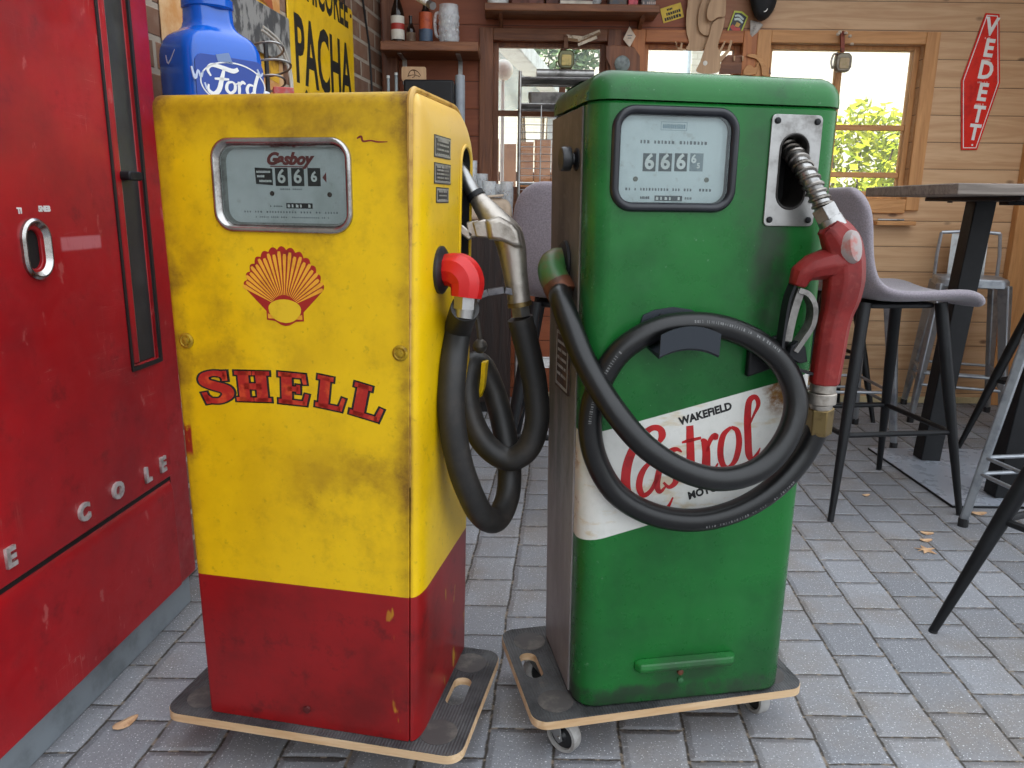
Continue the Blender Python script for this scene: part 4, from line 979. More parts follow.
# embossed print along the hose
def hose_print(i0, i1, ang, seed):
    bm = new_bm(); rn = random.Random(seed)
    for i in range(i0, i1):
        p, q = GH_[i], GH_[i + 1]; d = (q - p); L_ = d.length; d.normalize(); out = V((0, -1, 0)); out = (out - d * out.dot(d)).normalized(); sd = d.cross(out)
        o_ = out * cos(ang) + sd * sin(ang)
        k = 0.0
        while k < L_ - 0.003:
            if rn.random() > 0.25:
                a = p + d * k + o_ * 0.0214; h = rn.uniform(0.004, 0.006); t_ = o_.cross(d)
                bar(bm, a - t_ * h / 2, a + t_ * h / 2, 0.0012 if rn.random() > .4 else 0.0026, 0.0006, up=o_)
            k += 0.0048
    link('hose_print', bm, plain('hose_print_grey', '#6d6d6d', 0.6), ho, False)
for a, b, an, sd_ in ((92, 112, 0.35, 1), (128, 144, 0.3, 2), (176, 196, 0.3, 4)): hose_print(a, min(b, len(GH_) - 2), an, sd_)
# hose hook: a saddle on the front
u, z = gf(676, 322); bm = new_bm()
hk_ = [(-0.060, -0.014), (-0.055, 0.004), (-0.035, 0.013), (0.0, 0.018), (0.035, 0.013), (0.052, 0.002), (0.056, -0.012)]
prism(bm, [(u - 0.008 + a, z + 0.008 + b) for a, b in hk_ + [(0.045, -0.02), (-0.05, -0.02)]], 0.0, 0.004, FRONT)
for k in range(10):
    a0, a1 = -0.05 + 0.0108 * k, -0.05 + 0.0108 * (k + 1)
    def cv(a): return z - 0.010 - 3.2 * (a - 0.004) ** 2 * 1.5
    loft(bm, [[V((u - 0.004 + a, -y_, cv(a) + dz)) for y_, dz in ((0.002, -0.022), (0.066, -0.030), (0.070, -0.026), (0.072, 0.012), (0.0695, 0.012), (0.0665, -0.022), (0.002, -0.018))] for a in (a0, a1)])
bmesh.ops.remove_doubles(bm, verts=bm.verts[:], dist=1e-5)
hko = link('hose_hook', bm, plain('hook_dark_iron', '#33383f', 0.45, 0.4, '#5b4638', 22, 0.55, 0.75), gp, True)
for du in (-0.030, 0.022):
    bm = new_bm(); lathe(bm, [(0.005, 0), (0.005, 0.003), (0, 0.004)], aim((u + du, -0.004, z + 0.010), (0, -1, 0)), 12); link('hook_screw', bm, M_blackmetal, hko, True)
# black bracket behind the nozzle
bm = new_bm(); a0, b0 = gf(746, 347); prism(bm, [(a0, b0 - 0.055), (a0 + 0.065, b0 - 0.035), (a0 + 0.085, b0 + 0.03), (a0, b0 + 0.004)], 0, 0.016, FRONT); link('nozzle_bracket', bm, M_blackmetal, gp, True, 0.004)
# pull at the foot and its screws
bm = new_bm(); (ax, az), (bx, bz_) = gf(634, 667), gf(734, 656)
zc = (az + bz_) / 2; prof = [(0, -0.013), (0.014, -0.011), (0.019, -0.002), (0.016, 0.008), (0, 0.014)]
loft(bm, [[V((x_, -y_ * k, zc + z_ * (0.6 + 0.4 * k))) for y_, z_ in prof] for x_, k in ((ax, 0.25), (ax + 0.008, 0.9), (ax + 0.016, 1), (bx - 0.016, 1), (bx - 0.008, 0.9), (bx, 0.25))]); link('foot_pull', bm, M_green, gp, True, 0.002)
for px, py, mm in ((680, 672, 'rust_screw'), (680, 680, 'green_screw')):
    u, z = gf(px, py); bm = new_bm(); lathe(bm, [(0.0065, 0), (0.006, 0.004), (0, 0.006)], aim((u, 0, z), (0, -1, 0)), 14); link('pull_screw', bm, plain(mm, '#6e3a20' if 'rust' in mm else '#2f6a3c', 0.6), gp, True)
# lettering on the band
M_cred = plain('band_red', '#b3171b', 0.45, 0, '#8f1216', 30)
def CZ(zx, zy, w): u, z = gf(610 + zx / 4.265, 370 + zy / 4.265); return (u, z, w * 0.00046)
words = {
 'letter_c': [[(202, 322, 10), (222, 284, 30), (212, 254, 26), (175, 252, 24), (122, 300, 32), (80, 385, 38), (66, 470, 40), (76, 545, 38), (108, 598, 28), (160, 618, 18), (215, 612, 15), (248, 584, 13), (268, 545, 6)]],
 'letter_a': [[(204, 398, 14), (166, 402, 18), (134, 446, 26), (124, 500, 27), (142, 536, 22), (176, 514, 18), (205, 450, 16)], [(222, 385, 12), (210, 430, 26), (200, 490, 27), (212, 522, 18), (240, 496, 7)]],
 'letter_s': [[(306, 352, 6), (282, 340, 18), (250, 356, 24), (248, 396, 27), (276, 436, 29), (280, 478, 26), (252, 502, 16), (228, 482, 10)]],
 'letter_t': [[(340, 240, 30), (342, 320, 33), (346, 420, 34), (358, 450, 24), (388, 432, 6)], [(306, 312, 8), (335, 304, 14), (388, 292, 12)]],
 'letter_r': [[(388, 300, 10), (402, 310, 28), (410, 350, 34), (412, 430, 36), (440, 430, 16), (460, 400, 6)], [(412, 352, 8), (428, 300, 20), (448, 284, 28), (452, 300, 14)]],
 'letter_o': [[(516, 246, 12), (482, 282, 25), (470, 350, 27), (480, 404, 24), (505, 416, 14), (535, 384, 24), (550, 316, 26), (542, 262, 22), (516, 246, 12)]],
 'letter_l': [[(580, 270, 8), (610, 200, 10), (632, 150, 18), (620, 118, 20), (594, 134, 26), (586, 200, 30), (588, 290, 31), (592, 360, 30), (606, 384, 18), (628, 358, 12), (640, 334, 4)]],
}
for nm, ss in words.items():
    bm = new_bm()
    for s in ss: stroke(bm, [CZ(*p) for p in s], FRONT, 0.0, 0.0007, 6)
    link('script_letter', bm, M_cred, gp, False)
u, z = gf(705.5, 414.5); ang = atan2(gf(733, 406)[1] - gf(678, 423)[1], gf(733, 406)[0] - gf(678, 423)[0])
text('maker_lettering', 'WAKEFiELD', 0.0205, M_ink, gp, MFRONT(u, z, 0.0005, ang), 0.0009, sx=0.93, space=1.04)
u, z = gf(688, 497); text('maker_lettering', 'MOTOR OIL', 0.0205, M_ink, gp, MFRONT(u, z, 0.0005, ang), 0.0009, align='LEFT', sx=0.95, space=1.04)

# red automatic nozzle hung on the front right of the green pump
NZY = 1.345
rn = thing('fuel_nozzle', 'faded red automatic fuel nozzle hung in the steel holster of the green pump', 'fuel nozzle', at(838, 290, NZY), TG)
def rl(px, py, Y): return loc(rn, at(px, py, Y))
sp = catmull([rl(788, 147, 1.44), rl(797, 158, 1.405), rl(808, 176, 1.375), rl(818, 196, 1.36), rl(826, 213, 1.352)], 16)
bm = new_bm()
tube(bm, sp, 0.0145, 16); spo = link('spout', bm, M_steel, rn, True)
bm = new_bm(); hel = []; tot = len(sp)
for i in range(tot - 1):
    p, q = sp[i], sp[i + 1]; d = (q - p).normalized(); s_ = d.cross(V((0, 1, 0))).normalized(); t_ = s_.cross(d)
    for k in range(3):
        a = 2 * pi * (i + k / 3) / 5.2; hel.append(p.lerp(q, k / 3) + (s_ * cos(a) + t_ * sin(a)) * 0.0150)
tube(bm, hel, 0.0036, 7); link('spout_spring', bm, plain('spring_steel', '#97928c', 0.35, 1.0, '#59534c', 30), spo, True)
bm = new_bm(); d_ = (rl(836, 232, NZY) - rl(822, 206, 1.355)).normalized(); c0 = rl(824, 209, 1.354)
cyl(bm, c0 - d_ * 0.004, c0 + d_ * 0.020, 0.0225, seg=6); cyl(bm, c0 + d_ * 0.018, c0 + d_ * 0.042, 0.0205, 0.0225, 20); link('hex_collar', bm, M_steel, rn, True, 0.001)
def faded_red():
    t = NT('faded_red_plastic'); o = t.obj(); n = t.noise(o, 14, 6, 0.7); n2 = t.noise(o, 60, 4)
    c = t.mix(t.step(n, 0.35, 0.7), lin('#821c19'), lin('#651312')); c = t.mix(t.math('MULTIPLY', t.step(n2, 0.5, 0.72), 0.4), c, lin('#97403a'))
    return t.bsdf(c, 0.5, 0, t.bump(n2, 0.1, 0.002), 0.4)
M_nred = faded_red()
bm = new_bm()
P = [(827, 224, .8), (835, 233, 1.1), (842, 246, 1.0), (844, 262, 1.0), (844, 280, 1.0), (841, 297, 1.0), (837, 312, .9), (833, 327, .85), (829, 352, .85), (824, 384, .85)]
R0 = [0.0225, 0.032, 0.0375, 0.0395, 0.0395, 0.0375, 0.0325, 0.0320, 0.0315, 0.0295]
pp = catmull([rl(a, b, NZY) for a, b, c in P], 4); rr = []
for i in range(len(pp)):
    k, f = min(i // 4, len(R0) - 1), (i % 4) / 4; rr.append(R0[k] + (R0[min(k + 1, len(R0) - 1)] - R0[k]) * f)
tube(bm, pp, rr, 8, flat=0.85, up0=V((0.45, -1, 0.2)))
body_r = link('nozzle_body', bm, M_nred, rn, True, 0.004, 2, angle=25)
bm = new_bm()
tube(bm, [rl(840, 262, NZY), rl(826, 264, NZY), rl(811, 268, NZY), rl(801, 274, NZY), rl(797, 286, NZY)], [0.036, 0.034, 0.029, 0.024, 0.018], 10, flat=0.8); link('valve_arm', bm, M_nred, rn, True, 0.003, angle=30)
bm = new_bm(); M = aim(rl(851, 247, NZY - 0.026), c_f * -1 + c_r * 0.42)
lathe(bm, [(0.0, 0.0125), (0.012, 0.012), (0.019, 0.010), (0.021, 0.004), (0.021, -0.01)], M @ Matrix.Diagonal((0.85, 1.35, 1, 1)), 24); link('worn_badge', bm, plain('worn_grey_patch', '#9c918e', 0.55, 0, '#a8635a', 25, 0.45, 0.62), rn, True)
# lever and guard
bm = new_bm()
gd_ = catmull([rl(793, 284, NZY), rl(787, 300, NZY), rl(782, 330, NZY), rl(780, 352, NZY), rl(786, 362, NZY), rl(800, 370, NZY), rl(815, 374, NZY)], 5)
for i in range(len(gd_) - 1): bar(bm, gd_[i], gd_[i + 1] + (gd_[i + 1] - gd_[i]) * 0.15, 0.005, 0.022, up=V((0, 1, 0)))
link('guard', bm, M_blackmetal, rn, True)
bm = new_bm()
lv_ = catmull([rl(797, 290, NZY), rl(806, 294, NZY), rl(812, 306, NZY), rl(810, 324, NZY), rl(800, 340, NZY), rl(793, 350, NZY)], 5)
for i in range(len(lv_) - 1): bar(bm, lv_[i], lv_[i + 1] + (lv_[i + 1] - lv_[i]) * 0.15, 0.009, 0.024, up=V((0, 1, 0)))
lw = catmull([rl(800, 288, NZY), rl(792, 312, NZY), rl(786, 340, NZY)], 5)
for i in range(len(lw) - 1): bar(bm, lw[i], lw[i + 1] + (lw[i + 1] - lw[i]) * 0.15, 0.014, 0.016, up=V((0, 1, 0)))
link('trigger_lever', bm, plain('worn_zinc_lever', '#8d8a86', 0.45, 0.8, '#5c5955', 20), rn, True)
bm = new_bm(); prism(bm, [(0, 0)], 0, 0, XY) if False else None
poly = [rl(x_, y_, NZY - 0.008) for x_, y_ in ((788, 357), (792, 346), (800, 341), (806, 347), (808, 362), (800, 364))]
loft(bm, [poly, [p + V((0, 0.018, 0)) for p in poly]]); link('latch_block', bm, M_blackmetal, rn, True, 0.002)
bm = new_bm()
cyl(bm, rl(824, 382, NZY), rl(822, 392, NZY), 0.0225, seg=24); cyl(bm, rl(822, 392, NZY), rl(821, 403, NZY), 0.0255, 0.0255, 24); cyl(bm, rl(821, 402, NZY), rl(820.5, 408, NZY + 0.002), 0.020, seg=20); link('swivel', bm, M_alu, rn, True, 0.0015)
bm = new_bm(); cyl(bm, rl(820.5, 407, NZY + 0.002), rl(818, 433, NZY + 0.008), 0.0245, 0.0235, 6); link('brass_coupling', bm, M_brass, rn, True, 0.002)
#PART2
# ================================================================== BAR STOOLS (upholstered)
def felt(name, c1, c2):
    t = NT(name); o = t.obj(); n = t.noise(o, 220, 3, 0.7); n2 = t.noise(o, 10, 4)
    c = t.mix(t.step(n, 0.35, 0.65), lin(c1), lin(c2)); c = t.mix(t.math('MULTIPLY', t.step(n2, 0.5, 0.75), 0.25), c, lin('#a79f9c'))
    return t.bsdf(c, 0.9, 0, t.bump(n, 0.3, 0.002), 0.25, sheen=0.3)
M_felt = felt('grey_wool_felt', '#989097', '#827b82')
def build_stool(name, label, location, rz, group):
    r = thing(name, label, 'bar stool', location, rz, group)
    # shell: profile in (x forward, z), half width
    P = [(0.262, 0.728, 0.185), (0.255, 0.748, 0.205), (0.20, 0.762, 0.222), (0.08, 0.755, 0.228), (-0.06, 0.752, 0.222), (-0.135, 0.770, 0.212), (-0.180, 0.820, 0.200), (-0.205, 0.900, 0.198), (-0.218, 0.985, 0.203), (-0.228, 1.055, 0.198), (-0.234, 1.105, 0.172), (-0.237, 1.132, 0.120)]
    bm = new_bm(); rows = []
    P = [(x, z + 0.018, w) for x, z, w in P]
    for i, (x, z, w) in enumerate(P):
        row = []
        a, b = P[max(i - 1, 0)], P[min(i + 1, len(P) - 1)]
        d = V((b[0] - a[0], 0, b[1] - a[1])).normalized(); nrm = V((-d.z, 0, d.x)); nrm = -nrm if nrm.z < -0.2 or (abs(nrm.z) < 0.75 and nrm.x < 0) else nrm
        for k in range(9):
            s = -1 + k / 4.0
            lift = 0.028 * abs(s) ** 2.5 if 1 < i < 10 else 0.012 * abs(s) ** 2.5
            row.append(bm.verts.new(V((x, s * w, z)) + nrm * lift))
        rows.append(row)
    for a, b in zip(rows[:-1], rows[1:]):
        for k in range(8): quad(bm, [a[k], a[k + 1], b[k + 1], b[k]])
    sh = link('seat_shell', bm, M_felt, r, True, subsurf=2, solid=0.034)
    bm = new_bm()
    prism(bm, rrect(-0.13, 0.15, -0.125, 0.125, 0.05, 4), 0.738, 0.754, lambda a, b, c: (a, b, c))
    link('under_frame', bm, M_blackmetal, r, True, 0.004)
    top = ((0.15, 0.125), (0.15, -0.125), (-0.14, 0.125), (-0.14, -0.125)); foot = ((0.250, 0.245), (0.250, -0.245), (-0.250, 0.245), (-0.250, -0.245))
    for (tx, ty_), (fx, fy) in zip(top, foot):
        bm = new_bm(); p0, p1 = V((tx, ty_, 0.758)), V((fx, fy, 0.004))
        tube(bm, [p0, p0.lerp(p1, 0.4), p1], [0.0215, 0.0205, 0.0105], 12); lg = link('leg', bm, M_blackmetal, r, True)
        bm = new_bm(); cyl(bm, (fx, fy, 0.0), (fx, fy, 0.006), 0.0115, seg=12); link('foot_cap', bm, M_black, lg, True)
    bm = new_bm(); q = (0.72 - 0.30) / 0.716
    c = [V((tx + (fx - tx) * q, ty_ + (fy - ty_) * q, 0.30)) for (tx, ty_), (fx, fy) in zip(top, foot)]
    for i, j in ((0, 1), (1, 3), (3, 2), (2, 0)): cyl(bm, c[i], c[j], 0.0095, seg=10)
    link('footrest', bm, M_blackmetal, r, True)
    return r
GS_ = 'upholstered black-legged bar stools'
st1 = build_stool('bar_stool', 'grey felt bar stool on black legs beside the high table, right of the green pump', (1.348, 2.822, 0), rad(8), GS_)
dup(st1, (0.215, 2.72, 0), rad(84), 'grey felt bar stool turned away, seen between the two fuel pumps', GS_)
def build_round_stool(name, label, location, rz, rf, rt, h, group):
    r = thing(name, label, 'bar stool', location, rz, group)
    bm = new_bm(); lathe(bm, [(0, h - 0.03), (0.150, h - 0.03), (0.168, h - 0.022), (0.170, h - 0.006), (0.160, h), (0, h + 0.002)], None, 30); link('seat', bm, M_felt, r, True)
    bm = new_bm(); cyl(bm, (0, 0, h - 0.045), (0, 0, h - 0.030), rt + 0.02, seg=24); link('under_frame', bm, M_blackmetal, r, True)
    q = (h - 0.04 - 0.33) / (h - 0.04); ring_ = []
    for k in range(4):
        a = pi / 4 + pi / 2 * k; p0, p1 = V((rt * cos(a), rt * sin(a), h - 0.04)), V((rf * cos(a), rf * sin(a), 0.004))
        bm = new_bm(); tube(bm, [p0, p0.lerp(p1, 0.5), p1], [0.021, 0.020, 0.0105], 12); lg = link('leg', bm, M_blackmetal, r, True)
        bm = new_bm(); cyl(bm, (p1.x, p1.y, 0), (p1.x, p1.y, 0.006), 0.0115, seg=12); link('foot_cap', bm, M_black, lg, True)
        ring_.append(p0.lerp(p1, q))
    bm = new_bm()
    for k in range(4): cyl(bm, ring_[k], ring_[(k + 1) % 4], 0.0095, seg=10)
    link('footrest', bm, M_blackmetal, r, True)
    return r
RS_ = 'black-legged bar stools without backs'
build_round_stool('bar_stool', 'stool showing just one thick black leg and footrest at the right edge foreground', (1.442, 1.70, 0), rad(160 - 135), 0.35, 0.115, 0.74, RS_)
build_round_stool('bar_stool', 'black-legged backless stool by the board wall, mostly hidden by the red nozzle', (1.660, 4.035, 0), rad(2), 0.29, 0.12, 0.70, RS_)
build_round_stool('bar_stool', 'backless stool with slanting black leg on the far side of the high table', (2.42, 3.30, 0), rad(160 - 135), 0.36, 0.15, 0.74, RS_)

# ================================================================== HIGH TABLE
ht = thing('high_table', 'high bar table with grey oak top, black box posts and steel floor plate', 'table', (1.64, 2.68, 0), 0)
bm = new_bm(); prism(bm, [(-0.165, -0.035), (1.14, -0.035), (1.14, 0.69), (-0.150, 0.69)], 1.128, 1.166, lambda a, b, c: (a, b, c)); link('table_top', bm, M_tabletop, ht, True, 0.004)
bm = new_bm(); box(bm, 0.0, 0.56, 0.0, 0.70, 0.0005, 0.0090); fp_ = link('floor_plate', bm, M_blackmetal, ht, True, 0.001)
bm = new_bm(); box(bm, 0.003, 0.557, 0.003, 0.697, 0.0090, 0.0096); link('plate_face', bm, plain('brushed_plate_face', '#a6adb8', 0.28, 0.10, '#a3aab5', 3), fp_, False)
bm = new_bm(); bar(bm, (0.192, 0.555, 0.0095), (0.268, 0.555, 1.118), 0.085, 0.075, up=V((0, 1, 0))); link('post', bm, M_blackmetal, ht, True, 0.004)
bm = new_bm(); bar(bm, (0.245, 0.115, 0.0095), (0.330, 0.115, 1.118), 0.085, 0.075, up=V((0, 1, 0))); link('post', bm, M_blackmetal, ht, True, 0.004)
bm = new_bm(); box(bm, 0.09, 0.50, 0.03, 0.66, 1.112, 1.128); box(bm, 0.22, 1.10, 0.30, 0.36, 1.098, 1.128); link('top_bracket', bm, M_blackmetal, ht, True, 0.003)
for y in (0.115, 0.555):
    for x in (0.14, 0.36):
        bm = new_bm(); cyl(bm, (x, y, 1.106), (x, y, 1.112), 0.010, seg=6); link('bolt', bm, M_blackmetal, ht, True)

# ================================================================== GALVANISED STOOLS
def build_metal_stool(label, location, rz, group, back=False, h=0.76, lw=0.062):
    r = thing('metal_stool', label, 'metal stool', location, rz, group)
    bm = new_bm()
    L = []
    for z, q, rr in ((h - 0.045, 0.156, 0.04), (h - 0.040, 0.160, 0.045), (h - 0.008, 0.157, 0.045), (h, 0.150, 0.04), (h - 0.003, 0.135, 0.035), (h - 0.006, 0.06, 0.02)):
        L.append([V((a, b, z)) for a, b in rrect(-q, q, -q, q, rr, 5)])
    loft(bm, L); link('seat', bm, M_galv, r, True)
    for sx in (-1, 1):
        for sy in (-1, 1):
            bm = new_bm(); p0, p1 = V((sx * 0.135, sy * 0.135, h - 0.03)), V((sx * 0.205, sy * 0.205, 0.018))
            bar(bm, p0, p1, lw, 0.034 if lw > 0.05 else 0.026, 0.028, 0.022, up=V((sx, -sy, 0.0)))
            lg = link('leg', bm, M_galv, r, True, 0.006)
            bm = new_bm(); cyl(bm, p1 + V((0, 0, -0.018)), p1 + V((0, 0, 0.012)), 0.017, seg=10); link('foot_cap', bm, M_black, lg, True)
    for z in (0.20, 0.26):
        bm = new_bm(); q = 0.135 + 0.07 * (h - z) / h
        for a, b in (((-q, -q), (q, -q)), ((q, -q), (q, q)), ((q, q), (-q, q)), ((-q, q), (-q, -q))): cyl(bm, (*a, z), (*b, z), 0.0075, seg=8)
        link('brace', bm, M_galv, r, True)
    if back:
        bm = new_bm()
        for s in (-1, 1): tube(bm, [V((-0.15, s * 0.145, h - 0.02)), V((-0.165, s * 0.145, h + 0.10)), V((-0.18, s * 0.135, h + 0.215))], 0.009, 8)
        tube(bm, [V((-0.18, -0.135, h + 0.215)), V((-0.185, 0, h + 0.225)), V((-0.18, 0.135, h + 0.215))], 0.009, 8); link('back_frame', bm, M_galv, r, True)
        bm = new_bm(); bar(bm, (-0.158, 0, h + 0.0), (-0.180, 0, h + 0.21), 0.17, 0.004, up=V((-1, 0, 0))); link('back_plate', bm, plain('pale_scuffed_sheet', '#c2c6c6', 0.5, 0.35, '#8f8a84', 9), r, True)
    return r
GM = 'galvanised metal stools'
build_metal_stool('galvanised backless stool half hidden behind the grey felt bar stool', (1.560, 3.602, 0), rad(0), GM, h=0.765)
build_metal_stool('galvanised stool with a pale back plate, behind the high table posts', (2.34, 3.97, 0), rad(-112), GM, True, h=0.745)
build_metal_stool('galvanised stool with only a slanting grey leg and rungs in view, right edge foreground', (1.820, 2.345, 0), rad(-36 + 45), GM, h=0.72, lw=0.034)

# ================================================================== BAR CABINET in the back corner and what stands on it
bc = thing('bar_cabinet', 'dark low bar cabinet along the back wall between the two pumps', 'cabinet', (-0.63, 3.90, 0), 0)
bm = new_bm(); box(bm, 0, 0.62, 0.02, 0.33, 0.06, 0.96); link('carcass', bm, M_darkwood, bc, True, 0.003)
bm = new_bm(); box(bm, 0.03, 0.59, 0.05, 0.30, 0.0, 0.06); link('plinth', bm, M_dark, bc, False)
bm = new_bm(); box(bm, -0.01, 0.635, 0.0, 0.335, 0.96, 0.99); link('counter', bm, M_brownwood, bc, True, 0.004)
for k in range(2):
    bm = new_bm(); box(bm, 0.010 + k * 0.302, 0.308 + k * 0.302, 0.002, 0.02, 0.09, 0.94); dr = link('door', bm, M_darkwood, bc, True, 0.003)
    bm = new_bm(); cyl(bm, (0.27 + k * 0.08, -0.012, 0.60), (0.27 + k * 0.08, -0.012, 0.72), 0.006, seg=10); link('handle', bm, M_steel, dr, True)
ZC = 0.99
def put(o_, p): o_.location = p; return o_
def glass_thing(label, x, y, h, r, cat='glass', group='clear glasses on the bar cabinet', name='drinking_glass', taper=1.15, z=ZC):
    bm = new_bm(); lathe(bm, [(0, 0), (r, 0), (r * taper, h), (r * taper - 0.003, h), (r - 0.003, 0.006), (0, 0.006)], None, 18)
    o = link(name, bm, M_clear, None, True); o.location = (x, y, z); return tag(o, label, cat, group)
gx = [(-0.225, 4.07, 0.30, 0.030, 'tallest clear glass on the bar cabinet, close to the yellow pump'), (-0.175, 4.17, 0.24, 0.032, 'second tall clear tumbler on the bar cabinet, behind the aluminium nozzle'), (-0.130, 4.08, 0.20, 0.032, 'clear tumbler standing below the left jamb of the left window'), (-0.085, 4.17, 0.19, 0.032, 'clear tumbler at the left foot of the left window'), (-0.038, 4.08, 0.20, 0.030, 'rightmost clear tumbler on the bar cabinet, beside the wire rack')]
for x, y, h, r, lb in gx: glass_thing(lb, x, y, h, r)
bg_ = thing('paper_sack', 'crumpled beige paper sack on the bar cabinet behind the nozzle', 'sack', (-0.128, 3.972, ZC), 0.1)
bm = new_bm(); rn_ = random.Random(4)
loft(bm, [[V((a * k + rn_.uniform(-.006, .006), b * k + rn_.uniform(-.006, .006), z + rn_.uniform(-.004, .004) * (z > 0))) for a, b in rrect(-0.115, 0.115, -0.045, 0.045, 0.03, 4)] for z, k in ((0, 1), (0.03, 1.05), (0.07, 1.02), (0.10, 0.9), (0.12, 0.6))])
link('sack_body', bm, plain('beige_paper', '#b9a590', 0.8, 0, '#9d8a76', 12, bump=0.3), bg_, True, subsurf=1)
bm = new_bm(); bar(bm, (-0.08, 0, 0.115), (0.07, 0.0, 0.130), 0.10, 0.012); link('folded_top', bm, plain('beige_paper_fold', '#c4b19c', 0.8), bg_, True, 0.004)
# small shelf on the brick wall, level with the pump top, and a black machine on the cabinet
cm = thing('coffee_machine', 'black machine with a grey side tank behind the yellow pump top corner', 'machine', (-0.44, 4.02, ZC), 0)
bm = new_bm(); box(bm, -0.10, 0.14, -0.10, 0.16, 0.0, 0.14); box(bm, -0.10, 0.14, 0.02, 0.16, 0.14, 0.46); box(bm, -0.10, 0.14, -0.10, 0.16, 0.46, 0.665); link('housing', bm, M_blackmetal, cm, True, 0.010)
bm = new_bm(); cyl(bm, (0.165, 0.0, 0.0), (0.165, 0.0, 0.70), 0.024, seg=20); link('tank', bm, plain('grey_plastic_tube', '#9aa0a6', 0.4, 0, '#7d838a', 6), cm, True, 0.004)
bm = new_bm(); cyl(bm, (0.02, -0.06, 0.46), (0.02, -0.06, 0.40), 0.03); link('spout', bm, M_steel, cm, True)
co = thing('wooden_plaque', 'small pale wooden plaque with burnt drawing, on the black machine', 'plaque', at(414, 95, 3.99), 0)
bm = new_bm(); prism(bm, rrect(-0.060, 0.060, -0.005, 0.062, 0.010, 5), -0.006, 0.006, FRONT); link('plaque_board', bm, M_ply, co, True, 0.002)
bm = new_bm(); mp = lambda a, b, c: FRONT(a, b, c + 0.006)
stroke(bm, [(-0.03, 0.015, .003), (-0.018, 0.04, .004), (0.0, 0.046, .006), (0.02, 0.038, .004), (0.034, 0.02, .003)], mp, 0, .0005); stroke(bm, [(-0.028, 0.018, .004), (0.0, 0.024, .003), (0.03, 0.016, .004)], mp, 0, .0005); stroke(bm, [(0.0, 0.046, .004), (0.006, 0.022, .004), (-0.008, 0.010, .003)], mp, 0, .0005)
link('plaque_drawing', bm, plain('scorched_line', '#4d3018', 0.7), co, False)
co.location.z = ZC + 0.665 + 0.006
co.location.y = 4.0
sh2 = thing('small_shelf', 'narrow wooden shelf in the brick corner holding clear bottles', 'shelf', (-0.70, 4.02, 1.36), 0)
bm = new_bm(); box(bm, 0.005, 0.14, 0.02, 0.25, 0.0, 0.022); link('shelf_board', bm, M_brownwood, sh2, True, 0.003)
for k, (px, hh, rr, lb) in enumerate(((388.5, 0.305, 0.017, 'clear glass bottle leaning against the brick, leftmost on the narrow corner shelf'), (395.5, 0.325, 0.018, 'taller clear glass bottle right of another on the narrow corner shelf'))):
    p = at(px, 90, 4.12); r_ = thing('clear_bottle', lb, 'bottle', (max(p.x, -0.662), 4.12 + 0.03 * k, 1.382), 0, 'clear bottles on the narrow corner shelf')
    bm = new_bm(); lathe(bm, [(0, 0), (rr, 0), (rr, hh * 0.6), (rr * 0.45, hh * 0.74), (rr * 0.42, hh), (0, hh)], None, 18); link('bottle_glass', bm, plain('pale_bottle_glass', '#8e9a9e', 0.12, 0, '#c2cbce', 8), r_, True)
    bm = new_bm(); cyl(bm, (0, 0, hh), (0, 0, hh + 0.012), rr * 0.5); link('cap', bm, M_white, r_, True)

# ================================================================== SHELF WITH BOTTLES, back left
sf = thing('wall_shelf', 'thick brown wooden shelf with bottles on the back wall, left of the windows', 'shelf', (-0.42, YW, 1.80), 0)
z_s = 1.868
bm = new_bm(); box(bm, -0.245, 0.235, -0.26, -0.002, 0.0, 0.045); link('shelf_board', bm, M_brownwood, sf, True, 0.006)
for xx in (-0.16, 0.13):
    bm = new_bm(); box(bm, xx - 0.011, xx + 0.011, -0.006, -0.002, -0.12, 0.0); box(bm, xx - 0.011, xx + 0.011, -0.20, -0.002, -0.004, 0.0); link('bracket', bm, M_steel, sf, False)
ZS = 1.845; YS = 4.13
def bottle(name, label, px, h, r, mat, bands, cap=None, Y=YS):
    p = at(px, 43, Y); o = thing(name, label, 'bottle', (p.x, Y, ZS), 0, 'bottles on the back wall shelf')
    bm = new_bm(); lathe(bm, [(0, 0), (r * 0.95, 0), (r, 0.006), (r, h * 0.50), (r * 0.85, h * 0.58), (r * 0.45, h * 0.72), (r * 0.38, h * 0.80), (r * 0.38, h * 0.97), (r * 0.44, h * 0.975), (r * 0.44, h), (0, h)], None, 24); link('bottle_glass', bm, mat, o, True)
    for (z0, z1, m, k) in bands:
        bm = new_bm(); lathe(bm, [(r * k + 0.0008, h * z0), (r * k + 0.0008, h * z1), (r * k - 0.002, h * z1), (r * k - 0.002, h * z0)], None, 24); link('label', bm, m, o, True)
    return o
M_brownglass = plain('dark_brown_glass', '#1d120c', 0.12, 0, '#2a1a10', 5)
b = bottle('beer_bottle', 'tall dark beer bottle with white and red oval label, leftmost on the shelf', 398, 0.285, 0.033, M_brownglass, [(0.86, 1.005, plain('pale_foil', '#c9b7a8', 0.5, 0, '#a04a3a', 60), 0.42), (0.08, 0.24, plain('label_white', '#d8d2c4', 0.5), 1.0), (0.24, 0.34, plain('label_red', '#a83228', 0.5), 1.0), (0.34, 0.46, plain('label_white', '#d8d2c4', 0.5), 1.0)])
bottle('small_bottle', 'small dark bottle with tiny label, second from left on the shelf', 411, 0.135, 0.022, M_brownglass, [(0.12, 0.42, plain('small_label', '#5e4634', 0.6, 0, '#8d7a5c', 40), 1.0)])
bottle('label_bottle', 'bottle with orange and blue label, third from left on the shelf', 426, 0.240, 0.033, M_brownglass, [(0.30, 0.62, plain('label_orange', '#b8532b', 0.5, 0, '#93361d', 30), 1.0), (0.06, 0.30, plain('label_blue', '#46586e', 0.5, 0, '#2f3c4c', 30), 1.0)])
